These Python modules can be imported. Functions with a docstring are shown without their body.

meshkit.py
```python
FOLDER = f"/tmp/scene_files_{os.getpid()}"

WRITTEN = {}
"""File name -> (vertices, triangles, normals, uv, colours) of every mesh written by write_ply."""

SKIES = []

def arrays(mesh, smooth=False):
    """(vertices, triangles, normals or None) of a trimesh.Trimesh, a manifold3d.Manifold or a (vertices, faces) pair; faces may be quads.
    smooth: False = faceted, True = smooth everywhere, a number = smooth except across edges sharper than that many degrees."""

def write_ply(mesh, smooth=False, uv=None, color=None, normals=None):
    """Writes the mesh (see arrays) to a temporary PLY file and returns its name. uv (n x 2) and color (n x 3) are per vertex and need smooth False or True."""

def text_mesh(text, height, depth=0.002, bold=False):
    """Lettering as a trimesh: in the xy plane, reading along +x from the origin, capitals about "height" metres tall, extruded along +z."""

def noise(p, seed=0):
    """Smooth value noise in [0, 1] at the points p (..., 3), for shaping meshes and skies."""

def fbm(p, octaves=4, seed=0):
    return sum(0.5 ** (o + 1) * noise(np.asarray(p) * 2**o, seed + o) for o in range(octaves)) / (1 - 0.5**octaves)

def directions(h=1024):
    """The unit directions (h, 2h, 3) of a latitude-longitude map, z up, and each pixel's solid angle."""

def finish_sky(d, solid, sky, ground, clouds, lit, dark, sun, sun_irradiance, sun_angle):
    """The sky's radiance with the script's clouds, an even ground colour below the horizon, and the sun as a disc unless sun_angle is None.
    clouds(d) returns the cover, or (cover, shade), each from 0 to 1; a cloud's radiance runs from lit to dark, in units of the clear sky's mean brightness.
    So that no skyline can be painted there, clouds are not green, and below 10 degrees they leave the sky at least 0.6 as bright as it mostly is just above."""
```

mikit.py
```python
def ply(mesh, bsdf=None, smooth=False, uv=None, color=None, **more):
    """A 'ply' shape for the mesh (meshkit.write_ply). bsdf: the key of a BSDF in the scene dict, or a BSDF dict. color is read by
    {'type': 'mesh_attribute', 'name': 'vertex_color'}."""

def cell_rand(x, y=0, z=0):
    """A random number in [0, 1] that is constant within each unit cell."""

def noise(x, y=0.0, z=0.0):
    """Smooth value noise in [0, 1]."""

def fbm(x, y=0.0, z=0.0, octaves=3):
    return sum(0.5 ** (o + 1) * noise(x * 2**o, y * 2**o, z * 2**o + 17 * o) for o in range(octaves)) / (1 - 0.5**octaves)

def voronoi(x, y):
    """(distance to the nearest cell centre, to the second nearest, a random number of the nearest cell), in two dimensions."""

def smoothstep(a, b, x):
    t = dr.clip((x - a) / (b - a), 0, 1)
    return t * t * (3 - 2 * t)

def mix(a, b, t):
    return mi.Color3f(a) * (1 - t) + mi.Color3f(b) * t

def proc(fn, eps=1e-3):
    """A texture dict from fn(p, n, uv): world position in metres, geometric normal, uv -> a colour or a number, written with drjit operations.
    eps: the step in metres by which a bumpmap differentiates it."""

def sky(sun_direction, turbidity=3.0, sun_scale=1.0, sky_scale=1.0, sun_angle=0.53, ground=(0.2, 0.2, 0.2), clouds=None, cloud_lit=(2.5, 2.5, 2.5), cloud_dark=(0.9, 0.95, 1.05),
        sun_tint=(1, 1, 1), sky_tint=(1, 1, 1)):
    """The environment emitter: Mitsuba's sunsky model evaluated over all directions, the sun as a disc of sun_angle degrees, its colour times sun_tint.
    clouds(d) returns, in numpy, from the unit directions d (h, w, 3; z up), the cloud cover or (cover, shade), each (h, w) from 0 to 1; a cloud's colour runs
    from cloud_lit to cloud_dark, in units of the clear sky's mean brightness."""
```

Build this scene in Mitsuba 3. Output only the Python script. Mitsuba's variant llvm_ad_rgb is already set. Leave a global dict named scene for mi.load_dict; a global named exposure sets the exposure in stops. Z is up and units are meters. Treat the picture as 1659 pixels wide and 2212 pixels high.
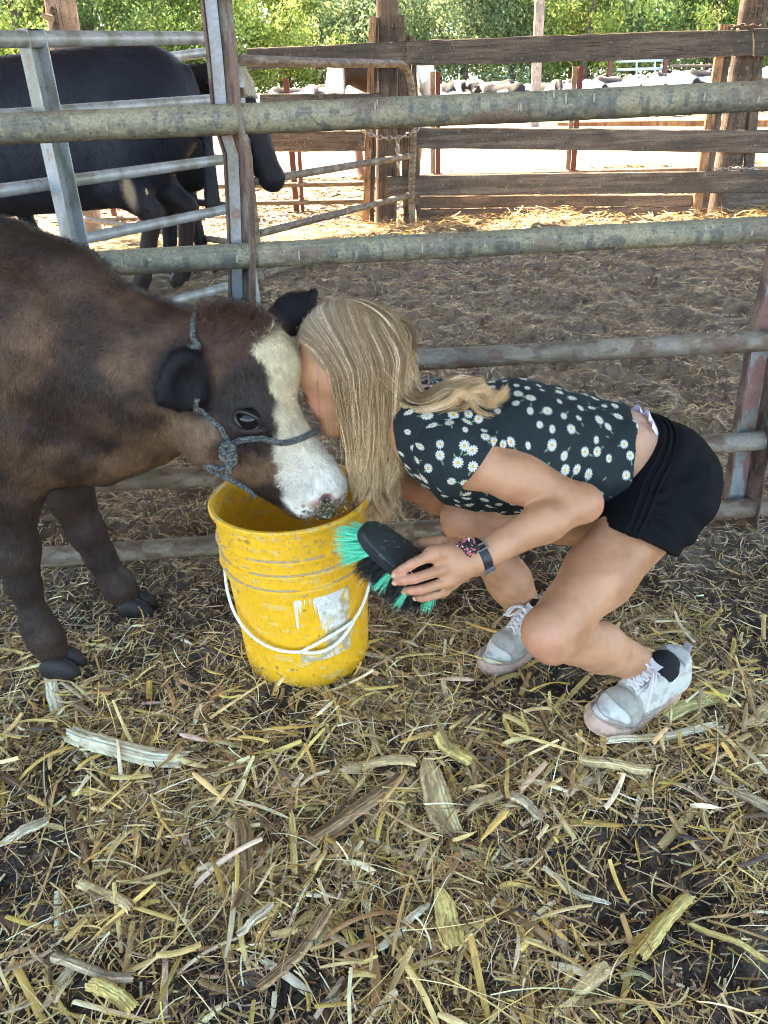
import math, numpy as np, trimesh, manifold3d, drjit as dr, mitsuba as mi, mikit, meshkit
from mikit import proc, noise, fbm, smoothstep, mix, voronoi, cell_rand
from scipy import ndimage
T = mi.ScalarTransform4f
scene, labels = {}, {}
# ---------------------------------------------------------------- camera
CAM = np.array([0, 0, 1.1]); PITCH, ROLL, FOC, WPX, HPX = math.radians(28), math.radians(2.2), 1662.0, 1659.0, 2212.0
FW = np.array([0, math.cos(PITCH), -math.sin(PITCH)]); _u0 = np.array([0, math.sin(PITCH), math.cos(PITCH)]); _r0 = np.array([1.0, 0, 0])
RT = math.cos(ROLL) * _r0 - math.sin(ROLL) * _u0
UP = math.sin(ROLL) * _r0 + math.cos(ROLL) * _u0
scene['camera'] = {'type': 'perspective', 'fov': math.degrees(2 * math.atan(WPX / 2 / FOC)), 'fov_axis': 'x', 'near_clip': 0.05, 'far_clip': 2000.0,
                   'to_world': T().look_at(origin=CAM.tolist(), target=(CAM + FW).tolist(), up=UP.tolist())}
# ---------------------------------------------------------------- daylight
exposure = 5.25
scene["sky"] = mikit.sky((-0.42, 0.50, 0.95), turbidity=3.0, sun_angle=0.8, sun_tint=(1.0, 0.95, 0.86), sky_tint=(1.14, 0.955, 0.76))

# ---------------------------------------------------------------- measuring: a bearing from the survey photo to a point at depth Y or height z
def P(px, py, Y):
    d = FW + (px - WPX / 2) / FOC * RT - (py - HPX / 2) / FOC * UP
    return CAM + d * (Y / d[1])
def G(px, py, z=0.0):
    d = FW + (px - WPX / 2) / FOC * RT - (py - HPX / 2) / FOC * UP
    return CAM + d * ((z - CAM[2]) / d[2])
def mpp(p): return float((np.asarray(p) - CAM) @ FW) / FOC
def unit(v): v = np.asarray(v, float); return v / (np.linalg.norm(v) + 1e-12)
def rng(s): return np.random.default_rng(s)
# ---------------------------------------------------------------- scene entries
def key_for(name, parent=None):
    k = name if parent is None else parent + '__' + name
    if k not in scene and k not in labels: return k
    i = 1
    while f'{k}_{i:03d}' in scene or f'{k}_{i:03d}' in labels: i += 1
    return f'{k}_{i:03d}'
def tag(k, label=None, cat=None, group=None, kind=None):
    d = labels.setdefault(k, {})
    if label: d['label'] = label
    if cat: d['category'] = cat
    if group: d['group'] = group
    if kind: d['kind'] = kind
    return k
def thing(name, label, cat, group=None):
    k = key_for(name); tag(k, label, cat, group); return k
def obj(name, mesh, bsdf, parent=None, smooth=30, label=None, cat=None, group=None, kind=None, **kw):
    k = key_for(name, parent); scene[k] = mikit.ply(mesh, bsdf, smooth=smooth, **kw)
    if label or cat or group or kind: tag(k, label, cat, group, kind)
    return k
def obj_n(name, V, F, N, C, bsdf, parent=None, **kw):           # explicit normals and vertex colours
    k = key_for(name, parent)
    path = meshkit.write_ply((V, F), False, None, C, normals=N)
    scene[k] = {'type': 'ply', 'filename': path, 'face_normals': False, 'bsdf': {'type': 'ref', 'id': bsdf}}
    if kw: tag(k, **kw)
    return k
# ---------------------------------------------------------------- mesh helpers
def cat(ms):
    ms = [m if isinstance(m, trimesh.Trimesh) else trimesh.Trimesh(*m, process=False) for m in ms]
    return trimesh.util.concatenate(ms)
def smooth_path(pts, n):
    pts = np.asarray(pts, float); m = len(pts)
    if m < 3: return pts[0] + (pts[-1] - pts[0]) * np.linspace(0, 1, n)[:, None]
    from scipy.interpolate import PchipInterpolator, CubicSpline
    d = np.r_[0, np.cumsum(np.linalg.norm(np.diff(pts, axis=0), axis=1) + 1e-9)]
    return CubicSpline(d, pts)(np.linspace(0, d[-1], n))
def frames(p):
    t = np.gradient(p, axis=0); t /= np.linalg.norm(t, axis=1, keepdims=True) + 1e-12
    ref = np.array([0, 0, 1.0]) if abs(t[0, 2]) < 0.9 else np.array([1.0, 0, 0])
    a = np.zeros_like(t); a[0] = unit(np.cross(t[0], ref))
    for i in range(1, len(t)): a[i] = unit(a[i - 1] - t[i] * (a[i - 1] @ t[i]))
    return t, a, np.cross(t, a)
def tube(pts, r, sides=12, n=None, caps=True, jit=0.0, seed=0):
    p = smooth_path(pts, n) if n else np.asarray(pts, float)
    r = np.broadcast_to(np.asarray(r, float), (len(p),)) if np.ndim(r) == 0 or len(np.atleast_1d(r)) == len(p) else np.interp(np.linspace(0, 1, len(p)), np.linspace(0, 1, len(r)), r)
    t, a, b = frames(p); ang = np.arange(sides) * 2 * np.pi / sides
    rr = r[:, None] * (1 + jit * (rng(seed).random((len(p), sides)) - 0.5))
    v = p[:, None] + rr[..., None] * (np.cos(ang)[None, :, None] * a[:, None] + np.sin(ang)[None, :, None] * b[:, None])
    i, j = np.meshgrid(np.arange(len(p) - 1), np.arange(sides), indexing='ij')
    q = np.stack([i * sides + j, i * sides + (j + 1) % sides, (i + 1) * sides + (j + 1) % sides, (i + 1) * sides + j], -1).reshape(-1, 4)
    f = np.vstack([q[:, [0, 1, 2]], q[:, [0, 2, 3]]]); v = v.reshape(-1, 3)
    if caps:
        k = len(v); v = np.vstack([v, p[0], p[-1]]); s = np.arange(sides); o = (len(p) - 1) * sides
        f = np.vstack([f, np.stack([(s + 1) % sides, s, s * 0 + k], 1), np.stack([o + s, o + (s + 1) % sides, s * 0 + k + 1], 1)])
    return trimesh.Trimesh(v, f, process=False)
def sweep(section, path, right, fwd, closed=True):
    """extrude a 2-D section (a along right[i], b along fwd[i]) along a polyline."""
    path = np.asarray(path, float); S = np.asarray(section, float); n, m = len(path), len(S)
    right = np.broadcast_to(right, (n, 3)); fwd = np.broadcast_to(fwd, (n, 3))
    v = (path[:, None] + S[None, :, :1] * right[:, None] + S[None, :, 1:2] * fwd[:, None]).reshape(-1, 3)
    i, j = np.meshgrid(np.arange(n - 1), np.arange(m), indexing='ij')
    q = np.stack([i * m + j, i * m + (j + 1) % m, (i + 1) * m + (j + 1) % m, (i + 1) * m + j], -1).reshape(-1, 4)
    f = [q[:, [0, 1, 2]], q[:, [0, 2, 3]]]
    for k in range(1, m - 1):
        f += [np.array([[0, k + 1, k]]), np.array([[(n - 1) * m, (n - 1) * m + k, (n - 1) * m + k + 1]])]
    mesh = trimesh.Trimesh(v, np.vstack(f), process=False)
    if mesh.volume < 0: mesh.invert()
    return mesh
def plank(a0, a1, b0, b1, thick, seed=0, n=24, rough=0.004, back=(0, 1, 0)):
    """a board: face from the edge a0-a1 (top) to b0-b1 (bottom), thick towards `back`; edges worn."""
    g = rng(seed); t = np.linspace(0, 1, n)[:, None]
    w = np.cumsum(g.normal(0, 1, (n, 2)), axis=0); w -= np.linspace(0, 1, n)[:, None] * w[-1]; w = w / (np.abs(w).max() + 1e-9) * rough + g.normal(0, rough * 0.25, (n, 2))
    a0, a1, b0, b1 = (np.asarray(x, float) for x in (a0, a1, b0, b1)); up = unit(a0 - b0)
    A = a0 + (a1 - a0) * t + up * w[:, :1]; B = b0 + (b1 - b0) * t + up * w[:, 1:]
    bk = np.asarray(back, float) * thick; c = min(0.006, thick * .2)
    ring = np.stack([A - up * c, A + bk * (c / thick), A + bk * (1 - c / thick), A - up * c + bk, B + up * c + bk, B + bk * (1 - c / thick), B + bk * (c / thick), B + up * c], 1)
    m = 8; v = ring.reshape(-1, 3); i, j = np.meshgrid(np.arange(n - 1), np.arange(m), indexing='ij')
    q = np.stack([i * m + j, i * m + (j + 1) % m, (i + 1) * m + (j + 1) % m, (i + 1) * m + j], -1).reshape(-1, 4)
    f = [q[:, [0, 1, 2]], q[:, [0, 2, 3]]]
    for k in range(1, m - 1): f += [np.array([[0, k + 1, k]]), np.array([[(n - 1) * m, (n - 1) * m + k, (n - 1) * m + k + 1]])]
    mesh = trimesh.Trimesh(v, np.vstack(f), process=False)
    if mesh.volume < 0: mesh.invert()
    return mesh
def box(size, centre, R=None):
    m = trimesh.creation.box(size)
    if R is not None: m.vertices = m.vertices @ np.asarray(R)
    m.vertices += np.asarray(centre); return m
# ---------------------------------------------------------------- organic surfaces: blended round cones and ellipsoids on a grid
def cone(a, b, ra, rb, k=0.02, flat=None, sub=False):
    a, b = np.asarray(a, float), np.asarray(b, float); R = max(ra, rb)
    def f(p):
        if flat is not None:
            nn, s = unit(flat[0]), flat[1]; e = ((p - a) @ nn)[..., None] * nn; p = p + e * (1 / s - 1)
            B = b + nn * ((b - a) @ nn) * (1 / s - 1)
        else: B = b
        ab = B - a; t = np.clip(((p - a) @ ab) / (ab @ ab + 1e-12), 0, 1)
        return np.linalg.norm(p - a - t[..., None] * ab, axis=-1) - (ra + (rb - ra) * t)
    return dict(f=f, lo=np.minimum(a, b) - R, hi=np.maximum(a, b) + R, k=k, sub=sub)
def ell(c, r, ax=None, k=0.02, sub=False):
    c, r = np.asarray(c, float), np.asarray(r, float); A = np.eye(3) if ax is None else np.asarray(ax, float); R = r.max()
    def f(p):
        q = (p - c) @ A.T; k0 = np.linalg.norm(q / r, axis=-1); k1 = np.linalg.norm(q / r ** 2, axis=-1)
        return k0 * (k0 - 1) / (k1 + 1e-9)
    return dict(f=f, lo=c - R, hi=c + R, k=k, sub=sub)
def half(n, p0, k=0.002):                                      # cut away the side n points to
    n, p0 = unit(n), np.asarray(p0, float)
    return dict(f=lambda p: -((p - p0) @ n), lo=None, hi=None, k=k, sub=True)
def blend(D, d, k, sub):
    if sub:
        d = -d; h = np.clip(0.5 - 0.5 * (d - D) / k, 0, 1); return d + (D - d) * h + k * h * (1 - h)
    h = np.clip(0.5 + 0.5 * (D - d) / k, 0, 1); return D + (d - D) * h - k * h * (1 - h)
def grow(prims, off):
    out = []
    for q in prims:
        if q['lo'] is None or q['sub']: out.append(q); continue
        out.append({**q, 'f': (lambda p, g=q['f']: g(p) - off), 'lo': q['lo'] - off, 'hi': q['hi'] + off})
    return out
def sdf(prims, p):
    D = np.full(p.shape[:-1], 1.0)
    for q in prims: D = blend(D, q['f'](p), q['k'], q['sub'])
    return D
def skin(prims, h, extra=None, pad=0.02):
    """(vertices, triangles) of the blended surface (surface nets); extra(p, D) may modify the field."""
    real = [q for q in prims if q['lo'] is not None and not q['sub']]
    lo = np.min([q['lo'] for q in real], axis=0) - pad; hi = np.max([q['hi'] for q in real], axis=0) + pad
    n = np.ceil((hi - lo) / h).astype(int) + 1
    ax = [(lo[i] + h * np.arange(n[i])) for i in range(3)]
    D = np.full(n, 0.3, np.float32)
    for q in prims:
        if q['lo'] is None: sl = (slice(None),) * 3
        else:
            m = q['k'] + 3 * h + 0.03
            i0 = np.clip(np.floor((q['lo'] - m - lo) / h).astype(int), 0, n); i1 = np.clip(np.ceil((q['hi'] + m - lo) / h).astype(int) + 1, 0, n)
            sl = tuple(slice(a, b) for a, b in zip(i0, i1))
        p = np.stack(np.meshgrid(*[ax[i][sl[i]] for i in range(3)], indexing='ij'), -1)
        if p.size == 0: continue
        D[sl] = blend(D[sl], q['f'](p), q['k'], q['sub'])
    if extra is not None:
        p = np.stack(np.meshgrid(*ax, indexing='ij'), -1); near = np.abs(D) < 0.03
        D[near] = extra(p[near], D[near])
    D[[0, -1]] = 0.3; D[:, [0, -1]] = 0.3; D[:, :, [0, -1]] = 0.3
    s = D < 0; c = np.zeros(np.array(D.shape) - 1, np.int8)
    offs = [(a, b, d) for a in (0, 1) for b in (0, 1) for d in (0, 1)]
    def corner(A, o): return A[o[0]:A.shape[0] - 1 + o[0], o[1]:A.shape[1] - 1 + o[1], o[2]:A.shape[2] - 1 + o[2]]
    for o in offs: c += corner(s, o)
    act = np.argwhere((c > 0) & (c < 8)); ids = np.full(c.shape, -1, np.int64); ids[tuple(act.T)] = np.arange(len(act))
    val = {o: D[act[:, 0] + o[0], act[:, 1] + o[1], act[:, 2] + o[2]] for o in offs}
    S = np.zeros((len(act), 3)); cnt = np.zeros(len(act))
    for o in offs:
        for d in range(3):
            if o[d]: continue
            e = tuple(1 if i == d else o[i] for i in range(3)); a, b = val[o], val[e]; cr = (a < 0) != (b < 0)
            t = np.where(cr, a / np.where(cr, a - b, 1), 0); w = np.array(o, float) + np.eye(3)[d] * t[:, None]
            S += np.where(cr[:, None], w, 0); cnt += cr
    V = lo + h * (act + S / cnt[:, None]); F = []
    for d in range(3):
        u, v = (d + 1) % 3, (d + 2) % 3
        A = np.take(s, range(s.shape[d] - 1), d); B = np.take(s, range(1, s.shape[d]), d)
        for sgn in (0, 1):
            e = np.argwhere((A & ~B) if sgn else (~A & B)); e = e[(e[:, u] > 0) & (e[:, v] > 0) & (e[:, u] < c.shape[u]) & (e[:, v] < c.shape[v])]
            def cell(du, dv): q = e.copy(); q[:, u] += du; q[:, v] += dv; return ids[tuple(q.T)]
            q = np.stack([cell(-1, -1), cell(0, -1), cell(0, 0), cell(-1, 0)], 1)
            if not sgn: q = q[:, ::-1]
            F += [q[:, [0, 1, 2]], q[:, [0, 2, 3]]]
    return V, np.vstack(F)
def relax(V, F, it=4, lam=0.5):
    from scipy.sparse import coo_matrix, diags
    e = np.vstack([F[:, [0, 1]], F[:, [1, 2]], F[:, [2, 0]]]); e = np.vstack([e, e[:, ::-1]]); A = coo_matrix((np.ones(len(e)), (e[:, 0], e[:, 1])), (len(V), len(V))).tocsr(); A.data[:] = 1
    A = diags(1 / np.maximum(np.asarray(A.sum(1)).ravel(), 1)) @ A; W = V.copy(); h = np.median(np.linalg.norm(V[F[:, 0]] - V[F[:, 1]], axis=1))
    for _ in range(it):
        W = W + lam * (A @ W - W); W = W - (lam + .02) * (A @ W - W)
    d = W - V; l = np.linalg.norm(d, axis=1, keepdims=True); return V + d * np.minimum(1, h / np.maximum(l, 1e-9))
def vnormals(V, F):
    n = np.zeros_like(V); fn = np.cross(V[F[:, 1]] - V[F[:, 0]], V[F[:, 2]] - V[F[:, 0]])
    for k in range(3): np.add.at(n, F[:, k], fn)
    return n / (np.linalg.norm(n, axis=1, keepdims=True) + 1e-12)
def lerp(a, b, t): return np.asarray(a) + (np.asarray(b) - np.asarray(a)) * np.asarray(t)[..., None]
def ss(a, b, x): t = np.clip((x - a) / (b - a), 0, 1); return t * t * (3 - 2 * t)
# ================================================================ materials
def prin(color, rough=0.7, spec=0.3, two=True, **kw):
    c = {'type': 'rgb', 'value': list(color)} if isinstance(color, (tuple, list)) else color
    b = {'type': 'principled', 'base_color': c, 'roughness': rough, 'specular': spec, **kw}
    return {'type': 'twosided', 'b': b} if two else b
VC = {'type': 'mesh_attribute', 'name': 'vertex_color'}
scene['m_vc'] = prin(VC, 0.75, 0.25)
scene['m_straw'] = prin(VC, 0.5, 0.35)
scene['m_hair'] = prin(VC, 0.42, 0.45)
scene['m_leaf'] = {'type': 'principledthin', 'base_color': VC, 'roughness': 0.5, 'spec_trans': 0.0, 'diff_trans': 1.0}
def f_ground(p, n, uv):
    a = fbm(p.x * 160, p.y * 160, p.z * 160, 3)
    return a
scene['m_ground'] = {'type': 'bumpmap', 'arbitrary': proc(f_ground, 1e-3), 'scale': 0.012, 'bsdf': prin(VC, 0.65, 0.3)}
def f_rail(p, n, uv):
    d = fbm(p.x * 9, p.y * 9, p.z * 30, 4); sp = fbm(p.x * 60, p.y * 60, p.z * 22, 3); r = fbm(p.x * 7 + 40, p.y * 7, p.z * 17, 4)
    fine = fbm(p.x * 240, p.y * 240, p.z * 240, 2)
    c = mix((0.125, 0.118, 0.085), (0.225, 0.195, 0.12), smoothstep(0.35, 0.65, d))
    c = mix(c, (0.075, 0.075, 0.062), smoothstep(0.52, 0.66, sp) * 0.75)
    c = mix(c, (0.26, 0.245, 0.17), smoothstep(0.58, 0.78, fbm(p.x * 95, p.y * 95, p.z * 22 + 9, 3)) * 0.5)
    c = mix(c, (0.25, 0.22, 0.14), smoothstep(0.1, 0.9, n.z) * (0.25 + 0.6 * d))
    c = mix(c, (0.14, 0.085, 0.06), smoothstep(0.58, 0.74, r) * 0.7)
    c = mix(c, (0.05, 0.04, 0.03), smoothstep(0.66, 0.78, fbm(p.x * 150, p.y * 150, p.z * 150, 3)) * 0.7)
    return c * (0.6 + 0.8 * fine)
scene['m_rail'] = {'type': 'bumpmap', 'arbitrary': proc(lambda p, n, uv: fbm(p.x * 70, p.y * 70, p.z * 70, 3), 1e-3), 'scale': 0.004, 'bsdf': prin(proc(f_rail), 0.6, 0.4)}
def f_railbrown(p, n, uv):
    d = fbm(p.x * 9 + 3, p.y * 9, p.z * 30, 4); fine = fbm(p.x * 200, p.y * 200, p.z * 200, 2)
    c = mix((0.13, 0.098, 0.065), (0.22, 0.178, 0.12), smoothstep(0.35, 0.65, d))
    c = mix(c, (0.11, 0.065, 0.045), smoothstep(0.5, 0.62, fbm(p.x * 30, p.y * 30, p.z * 50, 3)) * 0.8)
    c = mix(c, (0.25, 0.225, 0.18), smoothstep(0.50, 0.75, fbm(p.x * 15 + 8, p.y * 15, p.z * 15, 3)) * 0.6)
    return c * (0.75 + 0.5 * fine)
scene['m_railbrown'] = {'type': 'bumpmap', 'arbitrary': proc(lambda p, n, uv: fbm(p.x * 80, p.y * 80, p.z * 80, 3), 1e-3), 'scale': 0.004, 'bsdf': prin(proc(f_railbrown), 0.6, 0.4)}
def f_galv(p, n, uv):
    d = fbm(p.x * 20, p.y * 20, p.z * 12, 4); fine = fbm(p.x * 150, p.y * 150, p.z * 150, 3)
    c = mix((0.30, 0.32, 0.32), (0.40, 0.42, 0.42), d)
    c = mix(c, (0.20, 0.20, 0.155), smoothstep(0.42, 0.7, fbm(p.x * 14, p.y * 14, p.z * 6, 3)) * 0.8)
    c = mix(c, (0.25, 0.14, 0.09), smoothstep(0.64, 0.80, fbm(p.x * 34 + 5, p.y * 34, p.z * 20, 4)) * 0.7)
    return c * (0.7 + 0.5 * fine)
scene['m_galv'] = prin(proc(f_galv), 0.45, 0.5, metallic=0.25)
def f_rust(p, n, uv):
    d = fbm(p.x * 40, p.y * 40, p.z * 16, 4); fine = fbm(p.x * 220, p.y * 220, p.z * 220, 3)
    c = mix((0.085, 0.055, 0.042), (0.17, 0.11, 0.08), smoothstep(0.35, 0.65, d))
    c = mix(c, (0.20, 0.19, 0.15), smoothstep(0.55, 0.68, fbm(p.x * 30 + 9, p.y * 30, p.z * 12, 3)) * 0.6)
    return c * (0.65 + 0.7 * fine)
scene['m_rust'] = {'type': 'bumpmap', 'arbitrary': proc(lambda p, n, uv: fbm(p.x * 90, p.y * 90, p.z * 90, 3), 1e-3), 'scale': 0.006, 'bsdf': prin(proc(f_rust), 0.75, 0.25)}
def f_peel(p, n, uv):
    c = f_galv(p, n, uv); m = smoothstep(0.45, 0.53, fbm(p.x * 26, p.y * 26, p.z * 11, 4))
    return mix(c, mix((0.22, 0.10, 0.08), (0.36, 0.20, 0.17), fbm(p.x * 60, p.y * 60, p.z * 40, 3)), m)
scene['m_peel'] = prin(proc(f_peel), 0.5, 0.45, metallic=0.1)
def wood(along, c0, c1, c2, seed):
    def f(p, n, uv):
        q = [p.x * 34, p.y * 34, p.z * 34]; q[along] = q[along] / 17
        g = fbm(q[0] + seed, q[1], q[2], 4); q2 = [p.x * 170, p.y * 170, p.z * 170]; q2[along] = q2[along] / 26
        h = fbm(q2[0], q2[1], q2[2] + seed, 3); b = fbm(p.x * 3 + seed, p.y * 3, p.z * 6, 4)
        c = mix(c0, c1, smoothstep(0.3, 0.7, g)); c = mix(c, c2, smoothstep(0.42, 0.62, b) * 0.8)
        c = mix(c, (0.03, 0.022, 0.018), smoothstep(0.60, 0.70, h) * 0.75)
        c = mix(c, (0.30, 0.27, 0.22), smoothstep(0.68, 0.74, fbm(p.x * 55, p.y * 55, p.z * 30 + seed, 3)) * 0.5)
        return c * (0.7 + 0.6 * fbm(p.x * 90, p.y * 90, p.z * 90, 2))
    def bmp(p, n, uv):
        q = [p.x * 90, p.y * 90, p.z * 90]; q[along] = q[along] / 22
        return fbm(q[0], q[1], q[2] + seed, 3)
    return {'type': 'bumpmap', 'arbitrary': proc(bmp, 1e-3), 'scale': 0.008, 'bsdf': prin(proc(f), 0.85, 0.15)}
scene['m_board'] = wood(0, (0.105, 0.088, 0.075), (0.185, 0.157, 0.133), (0.080, 0.072, 0.065), 0)
scene['m_boardlow'] = wood(0, (0.135, 0.098, 0.074), (0.22, 0.16, 0.118), (0.095, 0.072, 0.055), 7)
scene['m_post'] = wood(2, (0.11, 0.08, 0.062), (0.20, 0.15, 0.115), (0.08, 0.065, 0.055), 3)
scene['m_palepost'] = wood(2, (0.30, 0.22, 0.17), (0.42, 0.33, 0.26), (0.22, 0.165, 0.13), 5)
scene['m_lightwood'] = wood(2, (0.34, 0.19, 0.10), (0.42, 0.26, 0.15), (0.27, 0.15, 0.08), 11)
scene['m_steel'] = prin((0.42, 0.42, 0.42), 0.35, 0.5, metallic=0.8)
scene['m_redpost'] = prin((0.12, 0.045, 0.035), 0.6)
scene['m_lightblue'] = prin((0.50, 0.62, 0.68), 0.5)
scene['m_roof'] = prin((0.36, 0.34, 0.30), 0.8)
scene['m_bark'] = wood(2, (0.10, 0.08, 0.06), (0.17, 0.14, 0.11), (0.07, 0.06, 0.05), 9)

# ================================================================ ground: one sheet, trodden dung and bedding, dry straw beyond the barn
def gheight(x, y):
    p = np.stack([x, y, np.zeros_like(x)], -1); near = ss(9.5, 7.5, y)
    z = 0.05 * ss(6.0, 2.5, y) + 0.04 * (meshkit.fbm(p * 1.4 + 3, 3, 1) - .5) * near
    z = z + near * (0.075 * (meshkit.fbm(p * 5 + 7, 3, 2) - .5) * ss(1.1, 2.4, y) + 0.05 * (1 + .9 * ss(1.9, 2.6, y)) * (meshkit.fbm(p * 9, 3, 3) - .5) + 0.018 * (meshkit.fbm(p * 45, 2, 4) - .5))
    z = z + 0.10 * np.exp(-((x - 1.62) / .42) ** 2 - ((y - 7.35) / .35) ** 2) + 0.05 * np.exp(-((x - 0.9) / .9) ** 2 - ((y - 7.5) / .3) ** 2) + 0.05 * np.exp(-((x - 2.6) / .6) ** 2 - ((y - 7.5) / .3) ** 2)
    z = z + 0.32 * ss(13, 29, y) + (1 - near) * 0.05 * (meshkit.fbm(p * 2, 3, 5) - .5) + 0.4 * ss(45, 90, y)
    return z
def build_ground():
    def axis(segs):
        o = [np.array([segs[0][0]])]
        for a, b, s in segs: o.append(np.linspace(a, b, max(2, int(round((b - a) / s)) + 1))[1:])
        return np.concatenate(o)
    xs = axis([(-400, -60, 40), (-60, -8, 3), (-8, -3.5, .15), (-3.5, -1.5, .05), (-1.5, 1.6, .0125), (1.6, 4.5, .05), (4.5, 9, .15), (9, 60, 3), (60, 400, 40)])
    ys = axis([(-400, -30, 40), (-30, -2, 2), (-2, .3, .12), (.3, 3.0, .0125), (3.0, 9.0, .04), (9, 16, .15), (16, 60, 1.0), (60, 400, 30)])
    X, Y = np.meshgrid(xs, ys, indexing='ij'); Z = gheight(X, Y)
    V = np.stack([X, Y, Z], -1).reshape(-1, 3); ny = len(ys)
    i, j = np.meshgrid(np.arange(len(xs) - 1), np.arange(ny - 1), indexing='ij'); a = i * ny + j
    F = np.concatenate([np.stack([a, a + ny, a + ny + 1], -1).reshape(-1, 3), np.stack([a, a + ny + 1, a + 1], -1).reshape(-1, 3)])
    x, y = V[:, 0], V[:, 1]; p = np.stack([x, y, 0 * x], -1)
    d = meshkit.fbm(p * 6, 4, 8); e = meshkit.fbm(p * 40, 3, 9)
    C = lerp((0.032, 0.021, 0.013), (0.066, 0.044, 0.028), ss(.3, .7, d)); C = lerp(C, C * 2.7 + (.085, .071, .052), ss(1.4, 2.3, y)); C = lerp(C, (0.19, 0.15, 0.10), ss(.55, .75, e) * .8); C = lerp(C, (0.035, 0.03, 0.024), ss(.5, .3, e) * .7)
    out = lerp((0.10, 0.080, 0.056), (0.19, 0.155, 0.11), ss(.3, .7, meshkit.fbm(p * 3, 4, 10)))
    C = lerp(C, out, ss(8.0, 9.2, y) + ss(-1.0, -3.0, y) * 1.0); C = np.clip(C, 0, 1)
    obj_n('ground', V, F, vnormals(V, F), C, 'm_ground', kind='structure', label='trodden dung and bedding floor of the pen, dry yard beyond')
build_ground()

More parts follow.
